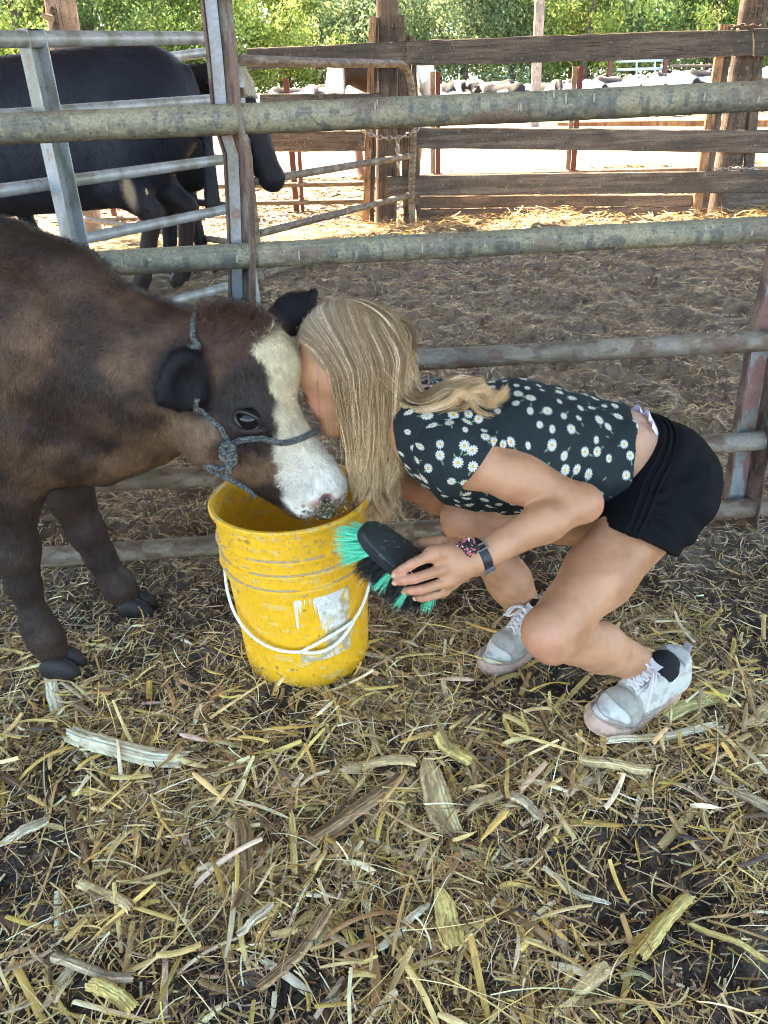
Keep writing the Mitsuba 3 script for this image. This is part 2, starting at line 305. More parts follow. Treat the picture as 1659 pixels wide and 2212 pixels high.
# ================================================================ straw: thousands of bent blades and chaff
PAL = np.array([(0.54, 0.40, 0.17), (0.66, 0.53, 0.28), (0.42, 0.28, 0.12), (0.76, 0.66, 0.44), (0.26, 0.16, 0.075), (0.14, 0.09, 0.05), (0.60, 0.44, 0.13), (0.47, 0.37, 0.25), (0.08, 0.057, 0.04), (0.42, 0.34, 0.235), (0.56, 0.48, 0.36)])
def blades(seed, n, area, L, Wd, lift, probs, K=5, clump=0.6, pitch=0.16, curl=1.2, thick=False, cf=5.0):
    g = rng(seed); (x0, x1), (y0, y1) = area
    c = np.stack([g.uniform(x0, x1, n * 2), g.uniform(y0, y1, n * 2)], -1)
    dens = meshkit.fbm(np.c_[c * cf, np.zeros(len(c))], 3, 21)
    keep = g.random(len(c)) < np.clip((1 - clump) * .5 + clump * ss(.32, .62, dens), 0, 1); c = c[keep][:n]; n = len(c)
    l = np.exp(g.uniform(np.log(L[0]), np.log(L[1]), n)); w = np.exp(g.uniform(np.log(Wd[0]), np.log(Wd[1]), n))
    h = g.uniform(0, 2 * np.pi, n); pt = g.normal(0, pitch, n); cu = g.normal(0, curl, n) * .5; cv = g.normal(-.3, .5, n); roll = g.normal(0, .5, n); tw = g.normal(0, .7, n)
    t = np.linspace(-.5, .5, K)
    H = h[:, None] + cu[:, None] * t; PTC = pt[:, None] + cv[:, None] * t
    step = np.stack([np.cos(H) * np.cos(PTC), np.sin(H) * np.cos(PTC), np.sin(PTC)], -1) * (l[:, None, None] / (K - 1))
    p = np.cumsum(step, 1); p = p - p[:, K // 2:K // 2 + 1]
    p[..., :2] += c[:, None]
    gz = gheight(p[..., 0], p[..., 1])
    base = np.maximum(gz[:, K // 2], gz.mean(1)) + g.uniform(0, 1, n) ** 1.5 * lift
    p[..., 2] = np.maximum(p[..., 2] + base[:, None], gz + 0.002)
    d = np.gradient(p, axis=1); d /= np.linalg.norm(d, axis=-1, keepdims=True) + 1e-9
    side = np.cross(d, np.array([0, 0, 1.0])); side /= np.linalg.norm(side, axis=-1, keepdims=True) + 1e-9; up = np.cross(side, d)
    R = roll[:, None] + tw[:, None] * t; s = side * np.cos(R)[..., None] + up * np.sin(R)[..., None]; u = np.cross(s, d)
    prof = np.interp(t, [-.5, -.3, .3, .5], [.9, 1, 1, .85]); end = g.random(n) < .22; pr = np.where(end[:, None], np.interp(t, [-.5, -.35, .1, .5], [.5, .9, 1, .08]), prof) * w[:, None] * .5
    if thick:
        v = np.stack([p - s * pr[..., None], p + u * (pr * .55)[..., None], p + s * pr[..., None]], 2); M = 3
    else: v = np.stack([p - s * pr[..., None], p + s * pr[..., None]], 2); M = 2
    V = v.reshape(-1, 3); o = np.arange(n)[:, None, None] * K * M
    i, j = np.meshgrid(np.arange(K - 1), np.arange(M - 1), indexing='ij')
    q = np.stack([i * M + j, i * M + j + 1, (i + 1) * M + j + 1, (i + 1) * M + j], -1).reshape(-1, 4)
    F = (o + np.vstack([q[:, [0, 1, 2]], q[:, [0, 2, 3]]])[None]).reshape(-1, 3)
    ci = g.choice(len(PAL), n, p=np.array(probs) / np.sum(probs)); C = PAL[ci] * (1.14, 1.02, .88) * g.uniform(.6, 1.28, (n, 1)); C = C * (1 + g.normal(0, .05, (n, 3)))
    C = np.repeat(C, K * M, 0) * np.tile(np.repeat(1 + 0 * t, M), n)[:, None]; C *= (1 + rng(seed + 5).normal(0, .16, (len(C), 1)))
    return V, F, np.clip(C, 0.01, .9)
def stack(parts):
    V, F, C, o = [], [], [], 0
    for v, f, c in parts: V.append(v); F.append(f + o); C.append(c); o += len(v)
    return np.vstack(V), np.vstack(F), np.vstack(C)
P_near, P_dark, P_mid = [7, 5, 4.5, 3, 5, 3.5, 3, 1.5, 3, .5, .5], [2, 1, 3, .5, 5, 7, 1, 2, 6, 0, 0], [1.5, 1.5, 2, 2, 2, 1.5, .5, 4, 1.5, 7, 6]
P_midd = [1, 1, 2, .8, 3, 4, .3, 4, 3, 6, 3]
def build_straw():
    near = stack([
        blades(1, 30000, ((-1.25, 1.35), (.42, 1.45)), (.008, .045), (.0008, .0042), .016, P_near, K=3, clump=.75),
        blades(2, 15000, ((-1.25, 1.35), (.42, 1.45)), (.025, .10), (.0008, .0032), .026, P_near, K=6),
        blades(3, 2100, ((-1.2, 1.3), (.42, 1.4)), (.03, .13), (.004, .010), .034, [7, 6, 3, 3, 3, 1, 6, 2, 1, 0, 0], K=7, thick=True, curl=.5, clump=.75),
        blades(7, 400, ((-1.2, 1.3), (.42, 1.25)), (.05, .14), (.008, .015), .016, [6, 5, 4, 2, 4, 1, 6, 1, 0, 0, 0], K=8, thick=True, curl=.35, clump=.5),
        blades(4, 20000, ((-1.25, 1.35), (.42, 1.6)), (.006, .030), (.0008, .005), .008, P_dark, K=3, clump=.2),
        blades(5, 420, ((-1.2, 1.3), (.42, 1.3)), (.02, .06), (.005, .011), .024, [2, 2, 4, 1, 5, 4, 1, 4, 2, 0, 0], K=7, thick=True, curl=1.0, pitch=.3),
        blades(6, 1100, ((-1.2, 1.3), (.42, 1.5)), (.08, .22), (.0010, .0024), .034, [4, 6, 3, 4, 2, 0, 5, 2, 0, 0, 0], K=8, curl=.9)])
    obj_n('straw_bedding', *near[:2], vnormals(*near[:2]), near[2], 'm_straw', kind='stuff', label='loose chopped straw and corn stover strewn over the floor')
    mid = stack([
        blades(11, 26000, ((-1.7, 1.8), (1.45, 2.6)), (.008, .04), (.0008, .004), .014, P_midd, K=3, clump=.3),
        blades(12, 14000, ((-1.7, 1.8), (1.4, 2.6)), (.02, .08), (.0009, .0032), .022, P_mid, K=4, clump=.5),
        blades(13, 24000, ((-2.2, 2.6), (2.6, 4.6)), (.012, .05), (.0012, .005), .016, P_midd, K=3, clump=.3),
        blades(14, 16000, ((-2.2, 2.6), (2.6, 4.6)), (.02, .08), (.0012, .004), .02, P_mid, K=3, clump=.5),
        blades(15, 24000, ((-2.8, 4.4), (4.6, 7.9)), (.02, .08), (.002, .006), .02, P_midd, K=3, cf=3, clump=.3),
        blades(16, 18000, ((-2.8, 4.4), (4.6, 7.9)), (.03, .11), (.002, .005), .03, P_mid, K=3, cf=3, clump=.5)])
    obj_n('straw_bedding', *mid[:2], vnormals(*mid[:2]), mid[2], 'm_straw', kind='stuff', label='dung matted bedding with short straw behind the pipe gate')
    far = stack([
        blades(21, 5000, ((-2.6, 4.2), (6.7, 7.85)), (.06, .22), (.003, .008), .10, [6, 6, 3, 5, 1, 0, 4, 2, 0, 0, 0], K=4, cf=1.3, clump=.9),
        blades(22, 22000, ((-5, 6.5), (8.2, 14)), (.06, .25), (.008, .025), .04, [2, 2, 5, 2, 7, 4, 2, 4, 2, 2, 1], K=3, cf=1.5)])
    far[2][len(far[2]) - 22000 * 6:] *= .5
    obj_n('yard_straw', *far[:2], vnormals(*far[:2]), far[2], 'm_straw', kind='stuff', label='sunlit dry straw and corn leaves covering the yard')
build_straw()

# ================================================================ the barn roof that shades the pen (its eaves are above the picture)
def build_roof():
    t = thing('barn_roof', 'wide open-sided barn roof of boards and rafters shading the pen', 'roof')
    n = 60; xs = np.linspace(-11, 13, n)
    for k, (z0, y0, z1, y1) in enumerate([(3.35, 8.7, 4.6, 3.0), (4.6, 3.0, 3.85, -0.5)]):
        a0, a1, b0, b1 = (-11, y0, z0), (13, y0, z0), (-11, y1, z1), (13, y1, z1)
        nrm = unit(np.cross(np.subtract(a1, a0), np.subtract(b0, a0))); nrm = nrm if nrm[2] > 0 else -nrm
        obj('roof_slope', plank(a0, a1, b0, b1, .05, seed=k, rough=0, back=nrm), 'm_roof', t)
    for i, x in enumerate(np.arange(-10.5, 13, 1.5)):
        obj('rafter', cat([sweep([(-.03, -.1), (.03, -.1), (.03, .1), (-.03, .1)], [(x, 8.6, 3.23), (x, 3.0, 4.46)], (1, 0, 0), unit((0, .22, 1))), sweep([(-.03, -.1), (.03, -.1), (.03, .1), (-.03, .1)], [(x, 2.95, 4.46), (x, -0.4, 3.74)], (1, 0, 0), unit((0, -.22, 1)))]), 'm_post', t, smooth=False)
build_roof()

# ================================================================ posts, boards and gates
def log_post(px0, py0, px1, py1, Y, wpx, bsdf, label, category, name='wooden_post', top=4.4, seed=0, z0=-.3, parent=None):
    a = P(px0, py0, Y); b = P(px1, py1, Y); r = wpx / 2 * mpp(a); d = (a - b) / (a[2] - b[2])
    zz = np.linspace(z0, top, 40); pts = b + d * (zz - b[2])[:, None]; pts[:, :2] += np.cumsum(rng(seed).normal(0, .003, (40, 2)), 0) * .5
    m = tube(pts, r, 24, jit=.05, seed=seed)
    return obj(name, m, bsdf, parent, smooth=40, label=label, cat=category)
YF = 7.85
log_post(837, 10, 834, 490, YF + .20, 50, 'm_post', 'round barn post beside the chained gate end', 'post', seed=1)
log_post(1627, 10, 1555, 470, YF + .22, 60, 'm_post', 'round barn post with a chain around it at far right', 'post', seed=2)
kp = log_post(131, 5, 142, 95, YF + .3, 66, 'm_palepost', 'pale weathered pole with knot holes beyond the cattle', 'post', seed=3)
for px, py in ((113, 25), (120, 57)):
    q = P(px, py, YF + .16); obj('knot', trimesh.creation.icosphere(2, .028), 'm_post', kp); scene[kp + '__knot' + ('' if py == 25 else '_001')]['to_world'] = T().translate(q.tolist()).scale([1, .8, 1.3])
q = P(114, 41, YF + .13); scene[key_for('insulator', kp)] = {**mikit.ply(tube([(0, 0, 0), (-.06, -.07, .02)], [.03, .02], 12), 'm_palepost', smooth=40), 'to_world': T().translate(q.tolist())}
log_post(1166, 10, 1159, 168, 26, 22, 'm_palepost', 'tall pale pole standing between the herd and the fence', 'post', name='utility_pole', top=9, seed=4)

def bp(x0, t0, b0, x1, t1, b1, Y, seed, thick=.04, n=26, rough=.006):
    return plank(P(x0, t0, Y), P(x1, t1, Y), P(x0, b0, Y), P(x1, b1, Y), thick, seed, n, rough)
def build_boards():
    t = thing('board_fence', 'weathered board fence nailed to the barn posts behind the pen', 'fence')
    B = lambda *a, m='m_board', **k: obj('board', bp(*a, **k), m, t, smooth=25)
    B(533, 105, 150, 884, 88, 142, YF, 1); B(878, 89, 141, 1626, 63, 120, YF - .045, 2, rough=.010)
    B(1630, 62, 120, 1900, 50, 112, YF - .043, 3)
    B(560, 202, 250, 833, 200, 250, YF + .02, 4); B(560, 286, 329, 788, 281, 327, YF + .02, 5, m='m_boardlow')
    B(899, 275, 321, 1900, 283, 334, YF, 6); B(836, 381, 424, 1900, 362, 413, YF, 7)
    B(900, 423, 450, 1500, 421, 446, YF + .10, 8, m='m_boardlow'); B(900, 452, 500, 1494, 447, 490, YF + .10, 9, m='m_boardlow', rough=.008)
    B(1562, 416, 466, 1900, 411, 462, YF - .004, 10)
    V = lambda x0, y0, x1, y1, w, Y, m='m_post', s=0: obj('batten', plank(P(x0 - w / 2, y0, Y), P(x1 - w / 2, y1, Y), P(x0 + w / 2, y0, Y), P(x1 + w / 2, y1, Y), .045, s, 16, .003), m, t, smooth=25)
    V(806, 35, 790, 480, 15, YF + .05, 'm_lightwood', 20); V(813, 38, 803, 480, 10, YF + .09, s=21); V(865, 31, 879, 485, 14, YF + .05, s=22); V(881, 75, 893, 480, 10, YF + .12, s=23); V(893, 79, 905, 490, 10, YF + .06, s=24)
    V(1566, 52, 1504, 472, 18, YF + .05, 'm_lightwood', 25); V(1580, 60, 1518, 475, 16, YF + .10, s=26); V(1645, 66, 1610, 470, 20, YF + .08, s=27)
build_boards()

def gate(name, label, category, rails, posts, bsdf, group=None):
    t = thing(name, label, category, group)
    for pts, r, nm, b in rails: obj(nm, tube(pts, r, 16, n=max(8, 14 if len(pts) > 2 else 8)), b or bsdf, t, smooth=50)
    for m, nm, b in posts: obj(nm, m, b or bsdf, t, smooth=30)
    return t
# ---- the near pipe gate that runs across the picture behind the girl and the calf
def gateY(px): return 1.72 + (px - 280) * 3.0e-5
scene['m_drip'] = prin((.28, .26, .19), 0.8)
def build_pipe_fence():
    R = []
    for (xa, ya), (xb, yb), (xc, yc), w in [((0, 277), (500, 256), (1659, 203), 61), ((200, 570), (515, 554), (1659, 494), 54), ((200, 824), (905, 779), (1659, 740), 45), ((300, 1034), (470, 1028), (1648, 938), 44), ((280, 1190), (865, 1149), (1659, 1095), 44)]:
        k0, k1 = (yb - ya) / (xb - xa), (yc - yb) / (xc - xb); e0, e1 = (-900, ya - k0 * (900 + xa)), (2600, yb + k1 * (2600 - xb))
        pts = [P(e0[0], e0[1], gateY(e0[0])), P(xb, yb, gateY(xb)), P(e1[0], e1[1], gateY(e1[0]))]
        r = w / 2 * mpp(pts[1])
        top = w > 50
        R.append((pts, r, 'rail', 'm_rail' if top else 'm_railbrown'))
    t = thing('pipe_gate', 'heavy grimy pipe gate running across behind the girl and the calf', 'gate')
    for pts, r, nm, b in R:
        p = smooth_path(pts, 90); p += np.cumsum(rng(int(r * 1e5)).normal(0, .0005, p.shape), 0) * .3
        obj(nm, tube(p, r, 20, jit=.02, seed=1), b, t, smooth=60)
    g = rng(31); ms = []
    for k, (pts, r, nm, b) in enumerate(R[:2]):
        for _ in range(20):
            u = g.uniform(.30, .72); c = lerp(pts[0], pts[2], np.array(u)); a = g.uniform(-.9, .75); l = g.uniform(.003, .012); o = np.array([0, -math.cos(a), math.sin(a)])
            m = trimesh.creation.icosphere(1, 1.0); m.vertices = m.vertices @ np.stack([np.array([g.uniform(.0012, .003), 0, 0]), np.array([0, -math.sin(a), -math.cos(a)]) * l, o * .0009]) + c + o * (r + .0002); ms.append(m)
    obj('dried_drips', cat(ms), 'm_drip', t, smooth=60, kind='stuff')
    def brace(px, wl, name, ytop):
        path = np.array([P(x, y, gateY(x)) for x, y in px]); s = mpp(path[len(path) // 2])
        rt = unit(P(1200, 500, gateY(1200)) - P(500, 500, gateY(500))); fw = unit(np.cross((0, 0, 1), rt)); fw = -fw if fw[1] > 0 else fw      # towards the near side
        L, Rr = wl
        W0 = L + (26 if ytop < 500 else 52)
        web = sweep([(L * s, -.036), (W0 * s, -.040), (W0 * s, -.036), (L * s, -.032)], path, rt, fw)
        obj(name, web, 'm_peel' if ytop > 500 else 'm_galv', t, smooth=30)
        lf = sweep([(L * s - .003, -.034), (L * s + .002, -.034), (L * s + .002, -.006), (L * s - .003, -.006)], path + rt * .0, rt, fw)
        obj('brace_flange', lf, 'm_rust', t, smooth=30)
        rf = sweep([(W0 * s, -.040), (W0 * s + .005, -.043), (Rr * s + .004, .034), (Rr * s - .002, .039)], path, rt, fw)
        obj('brace_flange', rf, 'm_rust', t, smooth=30)
    brace([(445, -330), (452, -120), (455, 0), (468, 120), (477, 225), (487, 285), (503, 335), (507, 420), (511, 530), (513, 640), (515, 760), (516, 860)], (-19, 42), 'brace', 0)
    brace([(1800, 160), (1735, 420), (1685, 640), (1655, 760), (1641, 850), (1622, 960), (1601, 1095), (1596, 1130)], (-30, 27), 'brace', 600)
build_pipe_fence()

# ---- galvanised gate at the left, swung back at an angle, with a rounded end
def build_galv_gate():
    zs = 1.5; eR = G(478, 640, .10); YR = eR[1] - .03; YL = YR - 1.22
    def line(yl, yr): return P(0, yl, YL), P(470, yr, YR)
    A, B = line(85, 82); d = unit((B - A) * (1, 1, 0)); L = np.linalg.norm(B - A); zs = B[2]
    t = thing('galvanised_gate', 'galvanised tube gate angled back in front of the black cattle', 'gate', 'galvanised tube gates')
    r = .030
    def pt(s, z): q = A + (B - A) * s; return np.array([q[0], q[1], z])
    corner = [pt(.96, zs), pt(1.01, zs - .012), pt(1.045, zs - .05), pt(1.058, zs - .13), pt(1.06, zs - .5), pt(1.06, 0.02)]
    top = np.vstack([smooth_path([A - (B - A) * .5, A, A + (B - A) * .94], 12), smooth_path(corner, 30)])
    obj('top_rail', tube(top, r, 16), 'm_galv', t, smooth=60)
    for yl, yr in ((252, 215), (412, 346), (553, 456), (750, 625)):
        a, b = line(yl, yr); obj('rail', tube(smooth_path([a - (b - a) * .5, a + (b - a) * .5, a + (b - a) * 1.055], 10), r * .9, 16), 'm_galv', t, smooth=60)
    n = unit(np.cross(d, (0, 0, 1))); n = n if n[1] < 0 else -n; sb = .115
    path = [pt(sb, z) for z in (zs - .02, .8, .05)]
    obj('brace', sweep([(-.046, -.034), (.046, -.034), (.046, .030), (.041, .030), (.041, -.029), (-.041, -.029), (-.041, .030), (-.046, .030)], path, d, n), 'm_galv', t, smooth=20)
    c = pt(1.06, 1.17); obj('hinge_collar', cat([tube([c + (0, 0, -.03), c + (0, 0, .03)], .038, 16), tube([c, c + d * .09], .016, 10), tube([c + d * .07 + (0, 0, -.02), c + d * .07 + (0, 0, .03)], .022, 10)]), 'm_rust', t)
    # second one behind it, seen nearly end on
    t = thing('galvanised_gate', 'tube gate with rounded galvanised corner and rusty end post behind the cattle', 'gate', 'galvanised tube gates')
    e = G(563, 612, .0); d2 = unit((-.68, .73, 0))
    def pt2(s, z): q = e + d2 * s; return np.array([q[0], q[1], z])
    cor = [pt2(.30, zs), pt2(.20, zs), pt2(.08, zs - .03), pt2(.015, zs - .11), pt2(0, zs - .24), pt2(0, .9)]
    obj('top_rail', tube(np.vstack([[pt2(2.8, zs), pt2(1.5, zs)], smooth_path(cor, 26)]), .03, 16), 'm_galv', t, smooth=60)
    obj('end_post', tube([pt2(0, .92), pt2(0, .5), pt2(0, -.05)], .032, 16, n=6), 'm_railbrown', t, smooth=60)
    for z in (1.15, .8, .5, .25): obj('rail', tube([pt2(.02, z), pt2(2.8, z)], .024, 12, n=6), 'm_railbrown', t, smooth=60)
    # brown tube gate running back from it to the barn post
    t = thing('brown_gate', 'rusty brown tube gate running back to the chained barn post', 'gate')
    q = P(893, 480, YF - .06); d3 = unit(np.array([q[0], q[1], 0]) - np.array([e[0], e[1], 0])); Lg = np.linalg.norm(q[:2] - e[:2])
    def pt3(s, z): w = e + d3 * s; return np.array([w[0], w[1], z])
    zt = P(860, 140, YF - .1)[2]
    cor = [pt3(Lg - .32, zt), pt3(Lg - .18, zt - .005), pt3(Lg - .06, zt - .06), pt3(Lg, zt - .17), pt3(Lg, .6), pt3(Lg, .02)]
    obj('top_rail', tube(np.vstack([[pt3(.03, zt - .02), pt3(1.2, zt - .015)], smooth_path(cor, 30)]), .031, 16), 'm_railbrown', t, smooth=60)
    for yy in (337, 421, 490):
        z = P(875, yy, YF - .08)[2]; obj('rail', tube([pt3(.03, z), pt3(Lg - .02, z)], .027, 14, n=8), 'm_railbrown', t, smooth=60)
build_galv_gate()

def link_chain(pts, rl, rw, n=None):
    p = smooth_path(pts, 200); d = np.r_[0, np.cumsum(np.linalg.norm(np.diff(p, axis=0), axis=1))]; m = max(3, int(d[-1] / (rl * 1.35)))
    out = []
    for i in range(m):
        s = (i + .5) / m * d[-1]; c = np.array([np.interp(s, d, p[:, k]) for k in range(3)]); t = unit(np.array([np.interp(s + .01, d, p[:, k]) for k in range(3)]) - np.array([np.interp(s - .01, d, p[:, k]) for k in range(3)]))
        a = unit(np.cross(t, (.3, -1, .2))); b = np.cross(t, a)
        if i % 2: a, b = b, a
        ang = np.linspace(0, 2 * np.pi, 13)
        loop = c + np.outer(np.cos(ang), t) * rl + np.outer(np.sin(ang), a) * rl * .55
        out.append(tube(loop, rw, 6, caps=False))
    return out
def build_chain():
    t = thing('gate_chain', 'silver link chain tying the brown gate to the barn post', 'chain')
    for m in link_chain([P(782, 279, YF - .06), P(800, 290, YF - .10), P(840, 298, YF - .14), P(880, 292, YF - .15), P(903, 276, YF - .15)], .030, .0062): obj('link', m, 'm_steel', t, smooth=60)
    for m in link_chain([P(860, 297, YF - .17), P(858, 325, YF - .17), P(860, 360, YF - .17)], .026, .005): obj('link', m, 'm_steel', t, smooth=60)
    t = thing('post_chain', 'dark rusty chain looped round the right barn post', 'chain')
    for m in link_chain([P(1575, 60, YF + .06), P(1600, 57, YF + .0), P(1630, 58, YF + .0), P(1656, 60, YF + .05)], .03, .007): obj('link', m, 'm_rust', t, smooth=60)
    t = thing('post_chain', 'dull chain lying along the lower board at the right barn post', 'chain')
    for m in link_chain([P(1540, 367, YF + .02), P(1570, 364, YF - .0), P(1600, 364, YF + .0), P(1635, 367, YF + .02)], .026, .006): obj('link', m, 'm_steel', t, smooth=60)
build_chain()

def build_outer():
    t = thing('yard_rail_fence', 'low rusty steel rail fence in the sunny yard behind the board fence', 'fence')
    Yo = 9.3
    for px in (946, 1258, 1620): 
        a = P(px, 100, Yo); obj('steel_post', box((.045, .05, 1.5), (a[0], Yo, .62)), 'm_redpost', t, smooth=False); obj('post_channel', box((.05, .02, 1.5), (a[0] - .055, Yo + .02, .62)), 'm_palepost', t, smooth=False)
    obj('rail', tube([P(880, 383, Yo), P(1700, 362, Yo)], .035, 12, n=6), 'm_palepost', t, smooth=60)
    obj('beam', bp(1205, 264, 272, 1900, 256, 276, Yo + .3, 31), 'm_lightwood', t)
    t = thing('low_pipe_panel', 'low pipe panel on the sunny straw beyond the brown gate', 'fence')
    Yp = 9.4
    for y in (398, 436, 466): obj('rail', tube([P(150, y + 8, Yp), P(480, y + 4, Yp), P(795, y - 2, Yp)], .028, 12, n=8), 'm_palepost' if y == 466 else 'm_railbrown', t, smooth=60)
    a = P(648, 330, Yp); b = P(655, 480, Yp); obj('upright', tube([a + (0, 0, .3), b], .022, 10, n=5), 'm_redpost', t, smooth=50); a = P(610, 175, Yp); obj('upright', box((.06, .05, 1.5), (a[0] + .03, Yp + .1, .62)), 'm_redpost', t, smooth=False)
    a = P(225, 380, Yp); obj('upright', box((.05, .05, 1.0), (a[0], Yp + .1, .45)), 'm_redpost', t, smooth=False)
    # far yard fittings
    t = thing('light_blue_gate', 'pale blue tube gate behind the herd', 'gate'); Yg = 46
    for y in (133, 151): obj('rail', tube([P(1332, y, Yg), P(1438, y - 3, Yg)], .07, 8, n=4), 'm_lightblue', t, smooth=50)
    for x in (1375, 1415): obj('upright', tube([P(x, 132, Yg), P(x, 175, Yg)], .05, 8, n=4), 'm_lightblue', t, smooth=50)
    for k, (x, w, lb) in enumerate(((1322, 9, 'reddish brown post at the left end of the pale blue gate'), (1442, 9, 'reddish brown post at the right end of the pale blue gate'))):
        a = P(x, 100, Yg - .3); s = mpp(a); obj('steel_post', box((w * s, .2, 5), (a[0], Yg - .3, 1.2)), 'm_redpost', None, smooth=False, label=lb, cat='post')
    t = thing('brown_rail_panel', 'brown two-rail panel right of the pale blue gate', 'fence')
    for y in (143, 162): obj('rail', tube([P(1450, y, Yg), P(1640, y - 4, Yg)], .07, 8, n=4), 'm_railbrown', t, smooth=50)
    for x in (1482, 1520): obj('upright', tube([P(x, 142, Yg), P(x, 180, Yg)], .05, 8, n=4), 'm_railbrown', t, smooth=50)
build_outer()
# ================================================================ the wood behind the yard
def tree_proto(name, seed, H, spread, ntufts, leaves, cols, low=.02):
    g = rng(seed); ms = []
    tr = smooth_path([(0, 0, -.3), (g.normal(0, .15), g.normal(0, .1), H * .3), (g.normal(0, .4), g.normal(0, .3), H * .65), (g.normal(0, .5), g.normal(0, .4), H * .95)], 16)
    ms.append(tube(tr, [.20, .15, .1, .03], 8)); tips = []
    for k in range(16):
        s = g.uniform(.10, .9); b = np.array([np.interp(s, np.linspace(0, 1, 16), tr[:, i]) for i in range(3)]); a = g.uniform(0, 6.28); l = spread * g.uniform(.5, 1.05) * (1.15 - .6 * s)
        e = b + np.array([math.cos(a) * l, math.sin(a) * l, l * g.uniform(.1, .7)]); m = (b + e) / 2 + (0, 0, .15 * l)
        ms.append(tube(smooth_path([b, m, e], 7), [.06, .035, .012], 5)); tips += [m, e, (m + e) / 2]
    cl = [t + g.normal(0, .3, 3) for t in tips] + [np.array([g.normal(0, spread * .6), g.normal(0, spread * .6), H * g.uniform(low, .95)]) for _ in range(ntufts)]
    cl = np.array(cl); rad = g.uniform(.35, .95, len(cl)); tone = g.uniform(.6, 1.35, len(cl)); hue = g.random(len(cl))
    w = g.choice(len(cl), leaves, p=rad ** 2 / (rad ** 2).sum()); c = cl[w] + np.clip(g.normal(0, .5, (leaves, 3)), -1.1, 1.1) * rad[w][:, None]
    c[:, 2] = np.maximum(c[:, 2], .05)
    u = g.normal(0, 1, (leaves, 3)); u /= np.linalg.norm(u, axis=1, keepdims=True); v = np.cross(u, g.normal(0, 1, (leaves, 3)) + (0, 0, .8)); v /= np.linalg.norm(v, axis=1, keepdims=True)
    s = g.uniform(.05, .12, leaves)[:, None]
    V = np.stack([c - u * s, c - v * s * .55 + u * s * .1, c + u * s, c + v * s * .55 + u * s * .1], 1).reshape(-1, 3); o = np.arange(leaves)[:, None] * 4
    F = np.vstack([o + [0, 1, 2], o + [0, 2, 3]]); n = vnormals(V, F)
    C = lerp(cols[0], cols[1], hue[w]) * tone[w][:, None] * g.uniform(.7, 1.3, (leaves, 1)); C = np.repeat(np.clip(C, .01, .9), 4, 0)
    path = meshkit.write_ply((V, F), False, None, C, normals=n)
    scene[name] = {'type': 'shapegroup', 'trunk': {**mikit.ply(cat(ms), 'm_bark', smooth=50)}, 'crown': {'type': 'ply', 'filename': path, 'face_normals': False, 'bsdf': {'type': 'ref', 'id': 'm_leaf'}}}
KINDS = [('tree_kind_a', 'yellow-green'), ('tree_kind_b', 'deep green'), ('tree_kind_c', 'pale green')]
tree_proto('tree_kind_a', 31, 10, 3.0, 40, 17000, ((.22, .30, .08), (.36, .42, .13)))
tree_proto('tree_kind_b', 32, 11, 3.2, 46, 17000, ((.11, .19, .07), (.20, .28, .11)))
tree_proto('tree_kind_c', 33, 8, 2.8, 40, 15000, ((.19, .26, .13), (.29, .36, .19)))
def place(name, group_id, x, y, z, rot, s, label, category, group):
    k = key_for(name); scene[k] = {'type': 'instance', 'shapegroup': {'type': 'ref', 'id': group_id}, 'to_world': T().translate([x, y, z]).rotate([0, 0, 1], rot).scale(s)}
    tag(k, label, category, group); return k
def build_trees():
    g = rng(77); spots = []
    for row, (Y, n, x0, x1) in enumerate(((50, 17, -33, 34), (56, 17, -36, 37), (63, 16, -42, 43))):
        for i in range(n): spots.append((x0 + (x1 - x0) * (i + g.uniform(.2, .8)) / n, Y + g.uniform(-2, 2), row))
    words = ['in the front row of the wood', 'in the middle of the wood', 'at the back of the wood']
    ORD = 'first second third fourth fifth sixth seventh eighth ninth tenth eleventh twelfth thirteenth fourteenth fifteenth sixteenth seventeenth'.split(); n_row = (17, 17, 16)
    for j, (x, y, row) in enumerate(spots):
        i = j - (0, 17, 34)[row]
        k = int(g.choice(3, p=[.42, .33, .25])); s = g.uniform(.9, 1.25) * (1 + .12 * row)
        place('tree', KINDS[k][0], x, y, .6 if y < 52 else .6, g.uniform(0, 360), s, f'{KINDS[k][1]} leafy tree, {ORD[i % n_row[row]]} from the left {words[row]}', 'tree', 'trees of the wood behind the yard')
build_trees()

